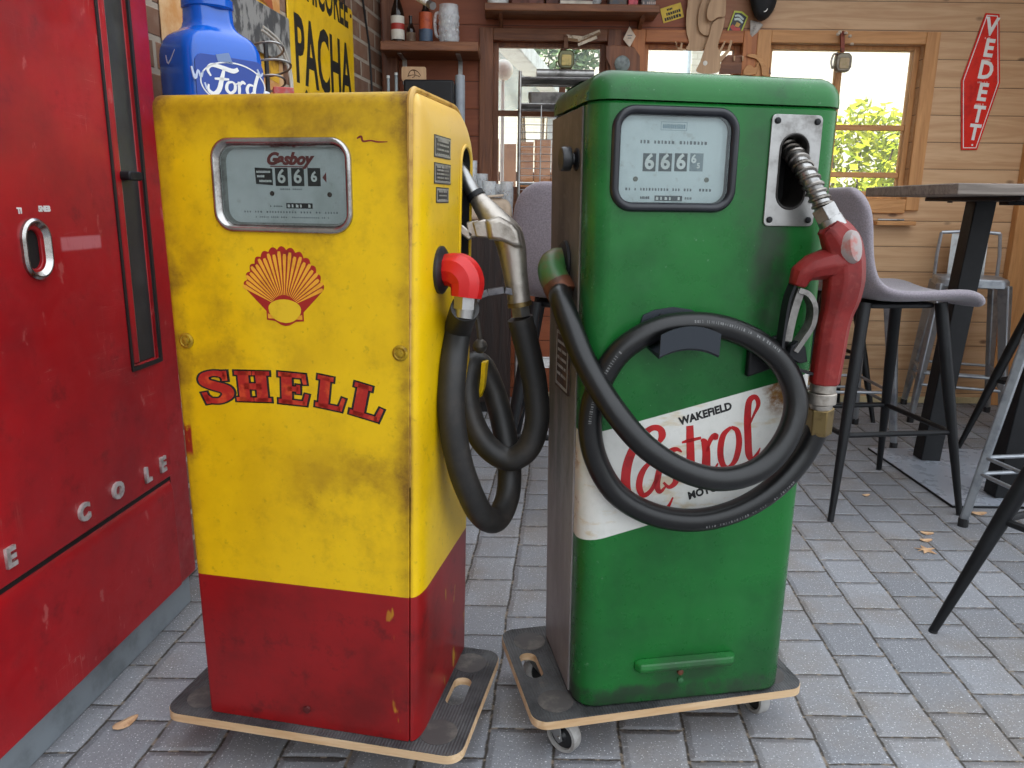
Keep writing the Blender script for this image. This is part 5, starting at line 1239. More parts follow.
p = at(449, 43, YS); mg = thing('glass_mug', 'tall dimpled glass beer mug with handle, at the right end of the shelf', 'mug', (p.x, YS, ZS), 0)
bm = new_bm(); lathe(bm, [(0, 0), (0.044, 0), (0.050, 0.012), (0.050, 0.15), (0.047, 0.175), (0.049, 0.185), (0.045, 0.185), (0.044, 0.02), (0, 0.02)], None, 26); mb_ = link('mug_body', bm, M_clear, mg, True)
bm = new_bm()
for k in range(9):
    for j in range(4):
        a = 2 * pi * (k + 0.5 * (j % 2)) / 9; M = aim((0.0495 * cos(a), 0.0495 * sin(a), 0.035 + 0.032 * j), (cos(a), sin(a), 0)); lathe(bm, [(0.011, -0.001), (0.009, 0.002), (0.0, 0.003)], M, 10)
link('dimples', bm, M_clear, mg, True)
bm = new_bm(); tube(bm, catmull([V((-0.048, 0, 0.15)), V((-0.064, 0, 0.145)), V((-0.070, 0, 0.10)), V((-0.063, 0, 0.05)), V((-0.049, 0, 0.04))], 5), 0.008, 10); link('handle', bm, M_clear, mg, True)
# lamp tube above
lt = thing('tube_lamp', 'white lamp tube hanging at the top edge above the bottle shelf', 'lamp', at(418, 0, 3.7), 0)
bm = new_bm(); tube(bm, [loc(lt, at(396, -14, 3.85)), loc(lt, at(431, 5, 3.6))], 0.014, 14); link('tube', bm, M_white, lt, True)
bm = new_bm(); tube(bm, [loc(lt, at(429, 4, 3.61)), loc(lt, at(433, 6, 3.585))], 0.016, 14); link('end_cap', bm, M_steel, lt, True)
bm = new_bm()
for px, py, Y in ((400, -12, 3.83), (426, 2, 3.64)):
    a_ = loc(lt, at(px, py, Y)); cyl(bm, a_, V((a_.x, a_.y, 2.6 - lt.location.z)), 0.002, seg=6)
link('hanging_wire', bm, M_steel, lt, True)

# ================================================================== UPPER SHELF with books and tins
us = thing('wall_shelf', 'long reddish shelf above the left window, at the top of the picture', 'shelf', (0.28, YW, 2.00), 0)
bm = new_bm(); box(bm, -0.44, 0.42, -0.20, -0.002, 0.0, 0.035); link('shelf_board', bm, M_brownwood, us, True, 0.004)
for xx in (-0.36, 0.35):
    bm = new_bm(); prism(bm, [(-0.002, 0.0), (-0.15, 0.0), (-0.002, -0.05)], xx - 0.01, xx + 0.01, lambda a, b, c: (c, a, b)); link('bracket', bm, M_brownv, us, True)
ZU = 2.035
def ux(px): return at(px, 6, 4.16).x
bk = thing('white_jar', 'white lidded jar at the left end of the upper shelf', 'jar', (ux(498), 4.16, ZU), 0)
bm = new_bm(); lathe(bm, [(0, 0), (0.05, 0), (0.052, 0.01), (0.052, 0.10), (0.045, 0.115), (0, 0.115)], None, 24); link('jar_body', bm, M_white, bk, True)
bm = new_bm(); cyl(bm, (0, 0, 0.115), (0, 0, 0.135), 0.047); link('lid', bm, M_steel, bk, True, 0.003)
for px, w, lb, c, c2 in ((520, 0.085, 'brown wooden box with reddish front beside the white jar, upper shelf', '#6d3c2c', '#4d281d'), (536, 0.075, 'second brown box from the white jar, upper shelf', '#74453a', '#4a2a20'), (552, 0.065, 'third brown box from the white jar, upper shelf', '#5f352a', '#3d231a')):
    o = thing('small_box', lb, 'box', (ux(px), 4.165, ZU), 0, 'brown boxes on the upper shelf'); bm = new_bm(); box(bm, -w / 2, w / 2, -0.05, 0.06, 0, 0.075); link('box_body', bm, plain('box_' + c[1:], c, 0.6, 0, c2, 15), o, True, 0.003)
    bm = new_bm(); box(bm, -w / 2 - .002, w / 2 + .002, -0.052, 0.062, 0.075, 0.093); link('lid', bm, plain('lid_' + c[1:], c2, 0.6), o, True, 0.003)
for k, (lb, c) in enumerate((('white-edged book lying lowest in the flat stack on the upper shelf', '#b9b2aa'), ('dark red book in the middle of the flat stack on the upper shelf', '#7c2f2a'), ('white book topmost in the flat stack on the upper shelf', '#d9d4cc'))):
    o = thing('book', lb, 'book', (ux(575) + 0.004 * k, 4.15, ZU + 0.0185 * k), rad(3 - 4 * k), 'books lying on the upper shelf')
    bm = new_bm(); box(bm, -0.078, 0.078, -0.055, 0.055, 0.0025, 0.0155); link('pages', bm, plain('book_pages', '#d8cfc0', 0.8), o, False)
    bm = new_bm(); box(bm, -0.081, 0.081, -0.058, 0.058, 0, 0.0025); box(bm, -0.081, 0.081, -0.058, 0.058, 0.0155, 0.018); box(bm, -0.081, -0.079, -0.058, 0.058, 0.0025, 0.0155); link('cover', bm, plain('cover_' + c[1:], c, 0.5), o, False)
o = thing('patterned_tin', 'grey patterned round-topped tin leaning beside the book stack, upper shelf', 'tin', (ux(592), 4.165, ZU), 0)
bm = new_bm(); prism(bm, rrect(-0.045, 0.045, 0, 0.085, 0.03, 5), -0.03, 0.03, FRONT); link('tin_body', bm, plain('grey_tin', '#8f8c88', 0.4, 0.4, '#5a5754', 40), o, True, 0.004)
bm = new_bm()
for k in range(3): ring(bm, [(-0.025 + 0.025 * k + 0.011 * cos(rad(t)), 0.052 + 0.008 * k * 0 + 0.011 * sin(rad(t))) for t in range(0, 360, 30)], [(-0.025 + 0.025 * k + 0.006 * cos(rad(t)), 0.052 + 0.006 * sin(rad(t))) for t in range(0, 360, 30)], 0.03, 0.031, FRONT)
link('ring_print', bm, M_ink, o, False)
o = thing('storage_tin', 'dark blue-grey tin left of the pink-red holder, upper shelf', 'tin', (ux(617), 4.165, ZU), 0); bm = new_bm(); box(bm, -0.045, 0.045, -0.04, 0.05, 0, 0.10); link('tin_body', bm, plain('slate_tin', '#494a50', 0.5, 0, '#68543f', 25), o, True, 0.006)
bm = new_bm(); marks(bm, -0.03, 0.03, 0.055, 0.014, lambda a, b, c: FRONT(a, b, c + 0.04), 0.0005, .3, 3); link('tin_print', bm, plain('tin_print_gold', '#8f7745', 0.5), o, False)
o = thing('red_holder', 'pink-red notched holder on the upper shelf', 'holder', (ux(632), 4.15, ZU), 0)
bm = new_bm(); prism(bm, [(-0.024, 0), (0.024, 0), (0.024, 0.03), (0.010, 0.03), (0.010, 0.05), (0.024, 0.05), (0.024, 0.12), (0.006, 0.12), (0.0, 0.075), (-0.008, 0.12), (-0.024, 0.12)], -0.015, 0.03, FRONT); link('holder_body', bm, plain('pink_red_plastic', '#c94250', 0.4, 0, '#a93140', 20), o, True, 0.003)
o = thing('storage_tin', 'rightmost grey tin on the upper shelf with pale print', 'tin', (ux(648), 4.165, ZU), 0); bm = new_bm(); box(bm, -0.04, 0.032, -0.04, 0.05, 0, 0.11); link('tin_body', bm, plain('grey_print_tin', '#56565a', 0.5, 0, '#7d7468', 30), o, True, 0.006)
bm = new_bm(); marks(bm, -0.03, 0.026, 0.012, 0.012, lambda a, b, c: FRONT(a, b, c + 0.04), 0.0005, .3, 8); link('tin_print', bm, plain('tin_print_pale', '#c9b3a8', 0.5), o, False)

# ================================================================== THINGS HUNG ON THE BACK WALL
def wall_thing(name, label, cat, px, py, out=0.004, ang=0.0, group=None):
    p = at(px, py, YW - out); o = thing(name, label, cat, p, 0, group)
    o.rotation_euler = (0, ang, 0); bpy.context.view_layer.update(); return o
def wl(px, py, Yo=YW): p = at(px, py, Yo); return p.x, p.z
# yellow sticker card
o = wall_thing('yellow_card', 'small tilted yellow card with black print right of the upper shelf', 'card', 672, 13, 0.003, rad(-17))
bm = new_bm(); prism(bm, rrect(-0.054, 0.054, -0.036, 0.036, 0.003, 3), 0, 0.002, FRONT); link('card', bm, plain('card_yellow', '#d9b52e', 0.5, 0, '#c09a28', 20), o, False)
bm = new_bm(); mp = lambda a, b, c: FRONT(a, b, c + 0.002)
for zz, a0, a1, h in ((0.016, -0.022, 0.006, 0.010), (-0.006, -0.030, 0.038, 0.014), (-0.029, -0.044, 0.044, 0.016)): marks(bm, a0, a1, zz, h, mp, 0.0005, .25, int(h * 1000))
link('card_print', bm, M_ink, o, False)
# badge plaque
o = wall_thing('beer_badge', 'small shield-shaped badge edged in yellow-green beside the black cap', 'badge', 737, 24, 0.003, rad(18))
out = [(-0.036, -0.056), (-0.012, -0.062), (-0.010, -0.070), (0.006, -0.070), (0.010, -0.060), (0.036, -0.054), (0.040, 0.050), (0.0, 0.062), (-0.038, 0.052)]
bm = new_bm(); prism(bm, out, 0, 0.006, FRONT); link('badge_plate', bm, plain('badge_yellowgreen', '#c8cf3a', 0.4), o, False)
bm = new_bm(); mp = lambda a, b, c: FRONT(a, b, c + 0.006); prism(bm, [(a * 0.83, b * 0.86) for a, b in out], 0, 0.001, mp); bf = link('badge_field', bm, plain('badge_black', '#20241f', 0.4), o, False)
mp = lambda a, b, c: FRONT(a, b, c + 0.007)
bm = new_bm(); stroke(bm, [(-0.026, 0.030, .008), (-0.006, 0.038, .010), (0.022, 0.028, .008)], mp, 0, .001); stroke(bm, [(-0.022, 0.014, .010), (0.0, 0.022, .012), (0.024, 0.012, .009)], mp, 0, .001); link('badge_scroll', bm, plain('badge_white', '#c9d6cf', 0.4), bf, False)
bm = new_bm(); stroke(bm, [(-0.026, -0.018, .018), (0.0, -0.030, .022), (0.024, -0.020, .016)], mp, 0, .001); link('badge_bow', bm, plain('badge_red', '#c23324', 0.4), bf, False)
bm = new_bm(); prism(bm, [(-0.010, -0.016), (0.012, -0.014), (0.016, 0.004), (-0.006, 0.006)], 0.001, 0.002, mp); link('badge_patch', bm, plain('badge_ochre', '#d2a13a', 0.4), bf, False)
# black cap with pale label, hung on the wall
o = wall_thing('baseball_cap', 'black cap with white emblem hanging at the top of the back wall', 'cap', 763, -6, 0.02)
def wp(o, px, py, Y): return loc(o, at(px, py, Y))
bm = new_bm()
poly = [(749, -30), (775, -32), (779, -14), (778, 2), (773, 14), (765, 22), (757, 23), (751, 12), (748, -8)]
def blobloft(bm, poly, layers, cx_, cy_):
    loft(bm, [[wp(o, cx_ + (px - cx_) * k, cy_ + (py - cy_) * k, Y) for px, py in poly] for Y, k in layers])
blobloft(bm, poly, [(YW - 0.004, 1.0), (YW - 0.05, 0.98), (YW - 0.085, 0.85), (YW - 0.105, 0.6), (YW - 0.11, 0.25)], 763, -4)
link('crown', bm, plain('black_cotton', '#17181a', 0.8, 0, '#232427', 20, bump=0.2), o, True, subsurf=1)
bm = new_bm(); blobloft(bm, [(750, 20), (760, 22), (763, 25), (757, 33), (752, 37), (750, 34)], [(YW - 0.012, 1), (YW - 0.022, 1.0), (YW - 0.026, 0.8)], 755, 28); link('visor_label', bm, plain('pale_grey_cloth', '#b7afa6', 0.7, 0, '#6f6a64', 40), o, True)
bm = new_bm(); pts = [wp(o, 764.5 + 2.6 * cos(rad(t)), 8.5 + 2.9 * sin(rad(t)), YW - 0.098) for t in range(0, 360, 24)]; tube(bm, pts, 0.0035, 6, True)
for a, b_ in (((759, -6), (760.5, -2)), ((760, -1), (762, 3)), ((757, -9), (758.5, -6))): cyl(bm, wp(o, *a, YW - 0.104), wp(o, *b_, YW - 0.102), 0.005, seg=6)
link('emblem', bm, M_white, o, True)
# plywood animal cut-out in layers
o = wall_thing('plywood_cutout', 'pale layered plywood animal cut-out with prongs hanging over the middle window', 'wall decoration', 705, 20, 0.05)
def cutl(name, poly, Y, th, m=M_ply, sm=True):
    pts = poly
    if sm:
        pts = [(v.x, v.y) for v in catmull([V((a, b, 0)) for a, b in poly], 3, True)]
    bm = new_bm(); loft(bm, [[wp(o, a, b, Y) for a, b in pts], [wp(o, a, b, Y + th) for a, b in pts]]); return link(name, bm, m, o, True, 0.002)
z5 = lambda pts: [(540 + x / 4.044, y / 4.042) for x, y in pts]
cutl('body_layer', z5([(612, -40), (596, 20), (590, 80), (592, 130), (602, 172), (590, 200), (640, 206), (668, 190), (700, 120), (700, -40)]), YW - 0.030, 0.014)
cutl('haunch_layer', z5([(668, -20), (645, 30), (638, 80), (642, 120), (660, 140), (684, 142), (700, 110), (715, 60), (715, -20)]), YW - 0.046, 0.014)
cutl('neck_layer', z5([(700, 90), (745, 66), (742, 110), (726, 160), (720, 190), (728, 220), (722, 292), (634, 292), (648, 250), (664, 200), (684, 140)]), YW - 0.062, 0.014)
cutl('snout_layer', z5([(690, 0), (720, -30), (750, -20), (752, 30), (748, 66), (720, 70), (694, 86), (676, 74), (676, 40)]), YW - 0.078, 0.014)
for pts in ([(722, 262), (745, 236), (768, 205), (779, 165), (770, 160), (758, 200), (738, 222), (722, 232)], [(728, 222), (742, 190), (752, 166), (745, 166), (733, 188), (722, 205)], [(545, 168), (556, 200), (590, 206), (590, 198), (575, 196), (576, 172), (570, 172), (566, 192), (556, 192), (551, 168)]):
    cutl('prong', z5(pts), YW - 0.060, 0.010, sm=False)
bm = new_bm(); a_ = z5([(668, 255)])[0]; lathe(bm, [(0.0, 0.004), (0.012, 0.0), (0.0, -0.002)], aim(wp(o, *a_, YW - 0.0625), (0, -1, 0)), 14); link('pale_spot', bm, plain('spot_white', '#e5dfd2', 0.6), o, True)
# carved brown wooden rack right of it
o = wall_thing('carved_rack', 'brown carved wooden rack with curved horn ends below the plywood cut-out', 'rack', 750, 64, 0.02)
cutl('rack_board', z5([(735, 240), (760, 222), (850, 220), (895, 226), (925, 262), (936, 300), (722, 300)]), YW - 0.020, 0.016, M_brownwood, False)
cutl('horn_curl', z5([(836, 222), (868, 218), (895, 235), (915, 270), (920, 305), (900, 305), (893, 268), (876, 240), (850, 232)]), YW - 0.036, 0.014, M_pine)
cutl('horn_curl', z5([(822, 300), (830, 272), (850, 262), (868, 274), (884, 250), (880, 286), (862, 303)]), YW - 0.034, 0.012, M_pine)
for pts in ([(782, 226), (790, 226), (788, 246), (783, 246)], [(816, 226), (824, 226), (822, 246), (817, 246)]): cutl('peg', z5(pts), YW - 0.034, 0.012, M_ply, False)
# paper tag on a string, right of the left window
o = wall_thing('paper_tag', 'small pale diamond-shaped tag hanging on a string below the upper shelf', 'tag', 629, 37, 0.026)
bm = new_bm(); prism(bm, [(-0.030, -0.012), (0.006, -0.050), (0.034, 0.004), (0.0, 0.050)], 0, 0.003, FRONT); link('tag_card', bm, plain('tag_cream', '#e0cdb8', 0.6, 0, '#cdb59c', 20), o, False)
bm = new_bm(); marks(bm, -0.008, 0.014, 0.004, 0.006, lambda a, b, c: FRONT(a, b, c + .003), .0004, .3, 2); marks(bm, -0.006, 0.010, -0.008, 0.005, lambda a, b, c: FRONT(a, b, c + .003), .0004, .3, 3); link('tag_print', bm, M_inkgrey, o, False)
bm = new_bm(); tube(bm, [V((0, 0, 0.05)), V((0.002, -0.002, 0.11)), V((0.001, 0.0, 0.20))], 0.0012, 6); link('string', bm, M_ink, o, True)
# carved wooden owl-like block between the windows
o = wall_thing('hanging_dial_block', 'dark wooden block with grey dial hung between left and middle windows', 'wall decoration', 625, 62, 0.03)
cutl('block', [(606, 46), (614, 45), (634, 47), (640, 56), (640, 70), (636, 82), (612, 82), (610, 66), (606, 58)], YW - 0.050, 0.028, M_brownv, False)
bm = new_bm(); lathe(bm, [(0.040, 0), (0.040, 0.008), (0.032, 0.012), (0.0, 0.012)], aim(wp(o, 622, 64, YW - 0.050), (0, -1, 0)), 20); link('dial', bm, plain('grey_glass_dial', '#77807c', 0.25, 0, '#3f4642', 14), o, True)
# hanging bells / bottle openers on straps
def hanger(label, px, y0, y1, body_c, face_c, strap_c, name='hanging_lantern'):
    o = wall_thing(name, label, 'lantern', px, (y0 + y1) / 2, 0.05)
    bm = new_bm(); p0, p1 = wp(o, px, y0, YW - 0.03), wp(o, px, y1 - 11, YW - 0.05)
    bar(bm, p0, p1, 0.020, 0.008, up=V((0, 1, 0))); cyl(bm, p0 + V((0, 0.028, 0)), p0 + V((0, -0.012, 0)), 0.004, seg=8); link('strap', bm, plain('strap_' + strap_c[1:], strap_c, 0.7, 0, '#3a2a20', 30), o, True)
    bm = new_bm(); pts = [(-0.040, 0.030), (-0.026, 0.046), (0.026, 0.046), (0.040, 0.030), (0.042, -0.020), (0.028, -0.044), (-0.028, -0.044), (-0.042, -0.020)]
    c_ = wp(o, px, y1, YW - 0.05); pts = [(c_.x + a, c_.z + b) for a, b in pts]
    prism(bm, pts, -0.02 - c_.y, 0.02 - c_.y, FRONT); link('lantern_body', bm, plain('body_' + body_c[1:], body_c, 0.4, 0.5, '#3f3a30', 30), o, True, 0.006)
    bm = new_bm(); prism(bm, rrect(c_.x - 0.024, c_.x + 0.026, c_.z - 0.030, c_.z + 0.022, 0.008, 4), 0.020 - c_.y, 0.024 - c_.y, FRONT); link('face', bm, plain('face_' + face_c[1:], face_c, 0.35, 0, '#8a7f45', 25), o, True, 0.002)
    return o
hanger('small olive lantern with yellowish face hanging before the left window', 566, 36, 60, '#6a6a4c', '#c8b062', '#6e4a34')
h2 = hanger('small grey lantern on a reddish strap hanging at the top of the right window', 842.5, 32, 63, '#7d7464', '#a8906a', '#8a4534')
bm = new_bm(); c_ = wp(h2, 835.5, 62, YW - 0.05); tube(bm, catmull([c_ + V((0.01, 0, 0.04)), c_ + V((-0.012, 0, 0.036)), c_ + V((-0.022, 0, 0.0)), c_ + V((-0.012, 0, -0.034))], 5), 0.005, 8); link('side_hook', bm, M_alu, h2, True)
bm = new_bm()
for k, (px, py) in enumerate(((840, 32), (846, 33), (850, 36), (852, 44), (838, 34))): lathe(bm, [(0.0, 0.008), (0.009, 0.004), (0.010, -0.004), (0.0, -0.010)], Matrix.Translation(wp(h2, px, py, YW - 0.055)), 8)
link('blossom_cluster', bm, plain('dried_white_flowers', '#c9b8a4', 0.8), h2, True)
# bundle of folded paper strips on a nail
o = wall_thing('paper_bundle', 'bundle of folded pale paper strips stuck behind the olive lantern strap', 'paper bundle', 584, 38, 0.03)
for k, (a, b_) in enumerate((((566, 36), (584, 38)), ((567, 39), (586, 42)), ((578, 40), (600, 31)), ((580, 43), (600, 33)), ((578, 45), (597, 37)))):
    bm = new_bm(); bar(bm, wp(o, *a, YW - 0.028 - 0.004 * k), wp(o, *b_, YW - 0.034 - 0.004 * k), 0.004, 0.014, up=V((0, 0, 1))); link('paper_strip', bm, plain('strip_%d' % (k % 2), ('#d9cbb4', '#8a6a4a')[k % 2], 0.7, 0, '#6f5338', 40), o, False)
# pencil ledge below the right window
o = wall_thing('pen_shelf', 'short pine ledge with a pen below the right window', 'ledge', 894, 223, 0.03)
bm = new_bm(); prism(bm, [(0, -0.012), (0.0, 0.0)] if False else rrect(-0.105, 0.105, -0.012, 0.010, 0.003, 2), -0.028, 0.03, FRONT); link('ledge_board', bm, M_pine, o, True, 0.002)
bm = new_bm(); cyl(bm, (-0.10, -0.022, 0.017), (0.04, -0.022, 0.017), 0.006, seg=10); link('pen', bm, M_steel, o, True)

# ================================================================== ENAMEL SIGN, right
o = wall_thing('enamel_sign', 'tall red hexagonal enamel sign with white vertical letters on the board wall', 'sign', 980, 80, 0.004)
def lz(px, py): p = loc(o, at(px, py, YW - 0.006)); return (p.x, p.z)
hexp = [lz(985.5, 13), lz(999.5, 14), lz(1000, 83), lz(977, 150), (lz(961, 150)), lz(961, 81)]
hexp = hexp[::-1]
bm = new_bm(); prism(bm, hexp, 0, 0.004, FRONT); link('sign_plate', bm, plain('enamel_red', '#dc2a1e', 0.25, 0, '#bd1c1a', 10), o, True, 0.0015)
bm = new_bm(); mp = lambda a, b, c: FRONT(a, b, c + 0.004); ring(bm, inset(hexp, 0.009), inset(hexp, 0.013), 0, 0.0006, mp); link('sign_border', bm, M_white, o, False)
for ch, px, py, sz in (('V', 991, 27.5, 0.118), ('E', 988.5, 49, 0.118), ('D', 985.5, 71, 0.120), ('E', 982, 93, 0.120), ('T', 978, 115, 0.114), ('T', 974, 133, 0.108)):
    x, z = lz(px, py); text('sign_letter', ch, sz, M_white, o, MFRONT(x, z, 0.0046, rad(-5)), 0.004, sx=0.86)
x, z = lz(972, 145); bm = new_bm(); cyl(bm, (x, -0.004, z), (x, -0.0048, z), 0.005, seg=12); link('sign_dot', bm, M_white, o, False)
bm = new_bm(); st = []
for px, py, w in ((987.5, 38.2, 0.030), (985.5, 60, 0.040), (982, 82.5, 0.050), (979, 104.5, 0.040), (975.5, 125, 0.03)):
    x, z = lz(px, py); marks(bm, x - w / 2, x + w / 2, z - 0.004, 0.009, mp, 0.0006, .25, int(px))
link('small_print', bm, plain('sign_pale_print', '#dba7a0', 0.4), o, False)

# ================================================================== LEFT WALL: sign, poster, clutter
def bw(px, py):
    u, z = BWALL(px, py); return u, z
def bw_thing(name, label, cat, px, py, out=0.003):
    u, z = bw(px, py); p = BWALL.P + BWALL.u * u - BWALL.n * out; p.z = z
    o = thing(name, label, cat, p, BWALL.t); return o
o = bw_thing('enamel_sign', 'yellow enamel sign with tall black lettering on the brick wall', 'sign', 320, 50, 0.004)
u0, z0 = bw(320, 50)
def sg(px, py): u, z = bw(px, py); return (u - u0, z - z0)
cor = [sg(304, 140), sg(359, 140), sg(347.5, 10), sg(283, -2)]
uL, uR = (sg(281, 0)[0] + sg(291, 60)[0]) / 2, (sg(348, 10)[0] + sg(355, 95)[0]) / 2
zt_, zb_ = bw(348, 9)[1] - z0 + 0.0, sg(300, 150)[1]
zt_ = max(zt_, sg(283, 0)[1])
bm = new_bm(); prism(bm, rrect(uL, uR, zb_, zt_, 0.02, 4), 0, 0.006, FRONT); link('sign_plate', bm, plain('enamel_yellow', '#e8bb14', 0.3, 0, '#d3a40e', 10), o, True, 0.002)
w_ = uR - uL; hgt = sg(296, 18)[1] - sg(300, 88)[1]
zc_ = (sg(293, 18)[1] + sg(302, 85)[1]) / 2
text('sign_lettering', 'PACHA', 0.34, M_ink, o, MFRONT((uL + uR) / 2, zc_ - 0.005, 0.0062), 0.008, sx=w_ * 0.90 / (0.34 * 3.36))
text('sign_lettering', 'CHICOREE', 0.21, M_ink, o, MFRONT((uL + uR) / 2 + 0.02, zc_ + 0.270, 0.0062), 0.005, sx=w_ * 0.86 / (0.21 * 5.35))
bm = new_bm(); x_, z_ = uL + 0.14, zc_ - 0.165; stroke(bm, [(x_, z_ + 0.03, .02), (x_ + 0.02, z_, .03), (x_ + 0.01, z_ - 0.04, .01)], lambda a, b, c: FRONT(a, b, c + .006), 0, .0006); link('sign_comma', bm, M_ink, o, False)
for a_, b_ in ((uL + 0.03, zt_ - 0.03), (uR - 0.03, zt_ - 0.03)):
    bm = new_bm(); cyl(bm, (a_, -0.006, b_), (a_, -0.009, b_), 0.008, seg=10); link('sign_screw', bm, plain('rust_dot', '#4a2a1a', 0.7), o, True)
# black cable down the brick
o = bw_thing('wall_cable', 'thin black cable running down the brick wall beside the yellow sign', 'cable', 367, 40, 0.006)
bm = new_bm(); tube(bm, [loc(o, (lambda q: BWALL.P + BWALL.u * q[0] - BWALL.n * 0.006 + V((0, 0, q[1])))(bw(*p))) for p in ((358, -25), (363, 10), (368, 45), (371, 92), (372, 120))], 0.005, 8); link('cable', bm, M_black, o, True)
# poster of orange and yellow shapes
o = bw_thing('wall_poster', 'orange and cream torn poster on the brick wall above the blue jug', 'poster', 215, 20, 0.003)
pu, pz = bw(215, 20)
ua, ub = bw(159, 20)[0] - pu, bw(279, 20)[0] - pu
bm = new_bm(); prism(bm, [(ua, -0.22), (ub, -0.16), (ub, 0.36), (ua, 0.36)], 0, 0.002, FRONT); link('poster_sheet', bm, plain('poster_cream', '#d9b384', 0.7, 0, '#c58a4c', 5, 0.4, 0.6), o, False)
for nm, c, pts in (('poster_orange', '#cf7a2a', [(ua + .02, .02), (ua + .20, .0), (ua + .28, .18), (ua + .1, .34), (ua, .3)]), ('poster_yellow', '#d9a82c', [(ub - .36, -.10), (ub - .04, -.12), (ub - .02, .10), (ub - .2, .16)]), ('poster_rust', '#a3502a', [(ub - .30, .14), (ub - .06, .12), (ub - .1, .34), (ub - .28, .34)]), ('poster_dark', '#33261d', [(ua + .10, -.11), (ua + .30, -.12), (ua + .34, -.03), (ua + .24, .03), (ua + .13, .01)])):
    bm = new_bm(); prism(bm, pts, 0.002, 0.003, FRONT); link('poster_shape', bm, plain(nm, c, 0.7, 0, '#8a5a2c', 12), o, False)
# bracket shelf hidden behind the pump, carrying the jug and tubs
sl = bw_thing('bracket_shelf', 'bracket shelf on the brick wall carrying the blue jug', 'shelf', 215, 110, 0.0)
su = bw(215, 110)[0]
ZJ = 1.262
sl.location = BWALL.P + BWALL.u * -1.65; sl.location.z = ZJ - 0.03; bpy.context.view_layer.update()
bm = new_bm(); box(bm, -0.61, 0.50, -0.30, -0.002, 0.0, 0.03); link('shelf_board', bm, M_brownwood, sl, True, 0.004)
for xx in (-0.45, 0.3):
    bm = new_bm(); prism(bm, [(-0.002, 0.0), (-0.26, 0.0), (-0.24, -0.03), (-0.03, -0.22), (-0.002, -0.22)], xx - 0.012, xx + 0.012, lambda a, b, c: (c, a, b)); link('bracket', bm, M_blackmetal, sl, True, 0.003)
# blue plastic jug
jg = thing('blue_jug', 'glossy blue plastic jug with white script in an oval, above the yellow pump', 'jug', (-0.782, 2.105, ZJ), rad(50))
jg.scale = (1.08, 1.22, 1.10); bpy.context.view_layer.update()
M_blue = plain('blue_plastic', '#0a5cc4', 0.14, 0, '#0848a4', 6, coat=0.3)
JW, JD = 0.098, 0.072
lay = [(0.0, 0.92, 0.03), (0.004, 0.97, 0.03), (0.02, 1.0, 0.03), (0.152, 1.0, 0.03), (0.168, 0.985, 0.032), (0.184, 0.94, 0.036), (0.196, 0.86, 0.04), (0.204, 0.74, 0.04), (0.210, 0.62, 0.036), (0.218, 0.555, 0.034), (0.230, 0.52, 0.033), (0.262, 0.51, 0.033)]
bm = new_bm(); loft(bm, [[V((a, b, z)) for a, b in rrect(-JW * k, JW * k, -JD * (k * 0.75 + 0.25 if k > 0.7 else k * 1.2), JD * (k * 0.75 + 0.25 if k > 0.7 else k * 1.2), r, 6)] for z, k, r in lay]); jb = link('jug_body', bm, M_blue, jg, True, angle=55)
bm = new_bm(); lathe(bm, [(0.052, 0.256), (0.056, 0.260), (0.056, 0.276), (0.051, 0.279), (0.051, 0.284), (0.056, 0.288), (0.056, 0.330), (0.052, 0.336), (0, 0.336)], None, 30); link('cap', bm, M_blue, jg, True)
bm = new_bm(); prism(bm, rrect(-0.086, 0.086, 0.012, 0.148, 0.02, 5), JD - 0.001, JD + 0.0012, FRONT); jl = link('label_sheet', bm, plain('navy_label', '#123c94', 0.3, 0, '#17479f', 10), jg, False)
oc = (0.006, 0.092)
def ell(rx, ry, n=44): return [(oc[0] + rx * cos(2 * pi * k / n), oc[1] + ry * sin(2 * pi * k / n)) for k in range(n)]
mpj = lambda a, b, c: FRONT(a, b, c + JD + 0.0012)
bm = new_bm(); ring(bm, ell(0.083, 0.047), ell(0.0800, 0.0440), 0, 0.0006, mpj); link('oval_line', bm, M_white, jl, False)
bm = new_bm()
FS = [[(-0.050, 0.010, .004), (-0.056, 0.022, .007), (-0.046, 0.031, .008), (-0.025, 0.029, .009), (0.0, 0.025, .010), (0.012, 0.030, .008)], [(-0.020, 0.026, .006), (-0.026, 0.008, .010), (-0.034, -0.014, .011), (-0.046, -0.023, .009), (-0.057, -0.017, .007), (-0.056, -0.006, .004)], [(-0.042, 0.006, .004), (-0.026, 0.007, .006), (-0.010, 0.008, .004)],
      [(-0.002, 0.004, .004), (-0.013, 0.001, .006), (-0.017, -0.011, .008), (-0.009, -0.018, .006), (0.001, -0.012, .007), (0.003, -0.002, .007), (-0.002, 0.004, .004)], [(0.003, 0.0, .003), (0.011, 0.003, .003)],
      [(0.012, 0.006, .006), (0.012, -0.008, .008), (0.011, -0.019, .006)], [(0.013, -0.002, .003), (0.020, 0.006, .007), (0.027, 0.003, .004)],
      [(0.045, 0.002, .004), (0.035, 0.002, .006), (0.030, -0.008, .008), (0.035, -0.018, .006), (0.044, -0.012, .006)], [(0.060, 0.028, .007), (0.053, 0.012, .008), (0.047, -0.008, .008), (0.050, -0.019, .006), (0.060, -0.016, .003)]]
for s in FS: stroke(bm, [(oc[0] + a * 1.12, oc[1] + b * 1.12, w) for a, b, w in s], mpj, 0, 0.0006, 5)
link('script_lettering', bm, M_white, jl, False)
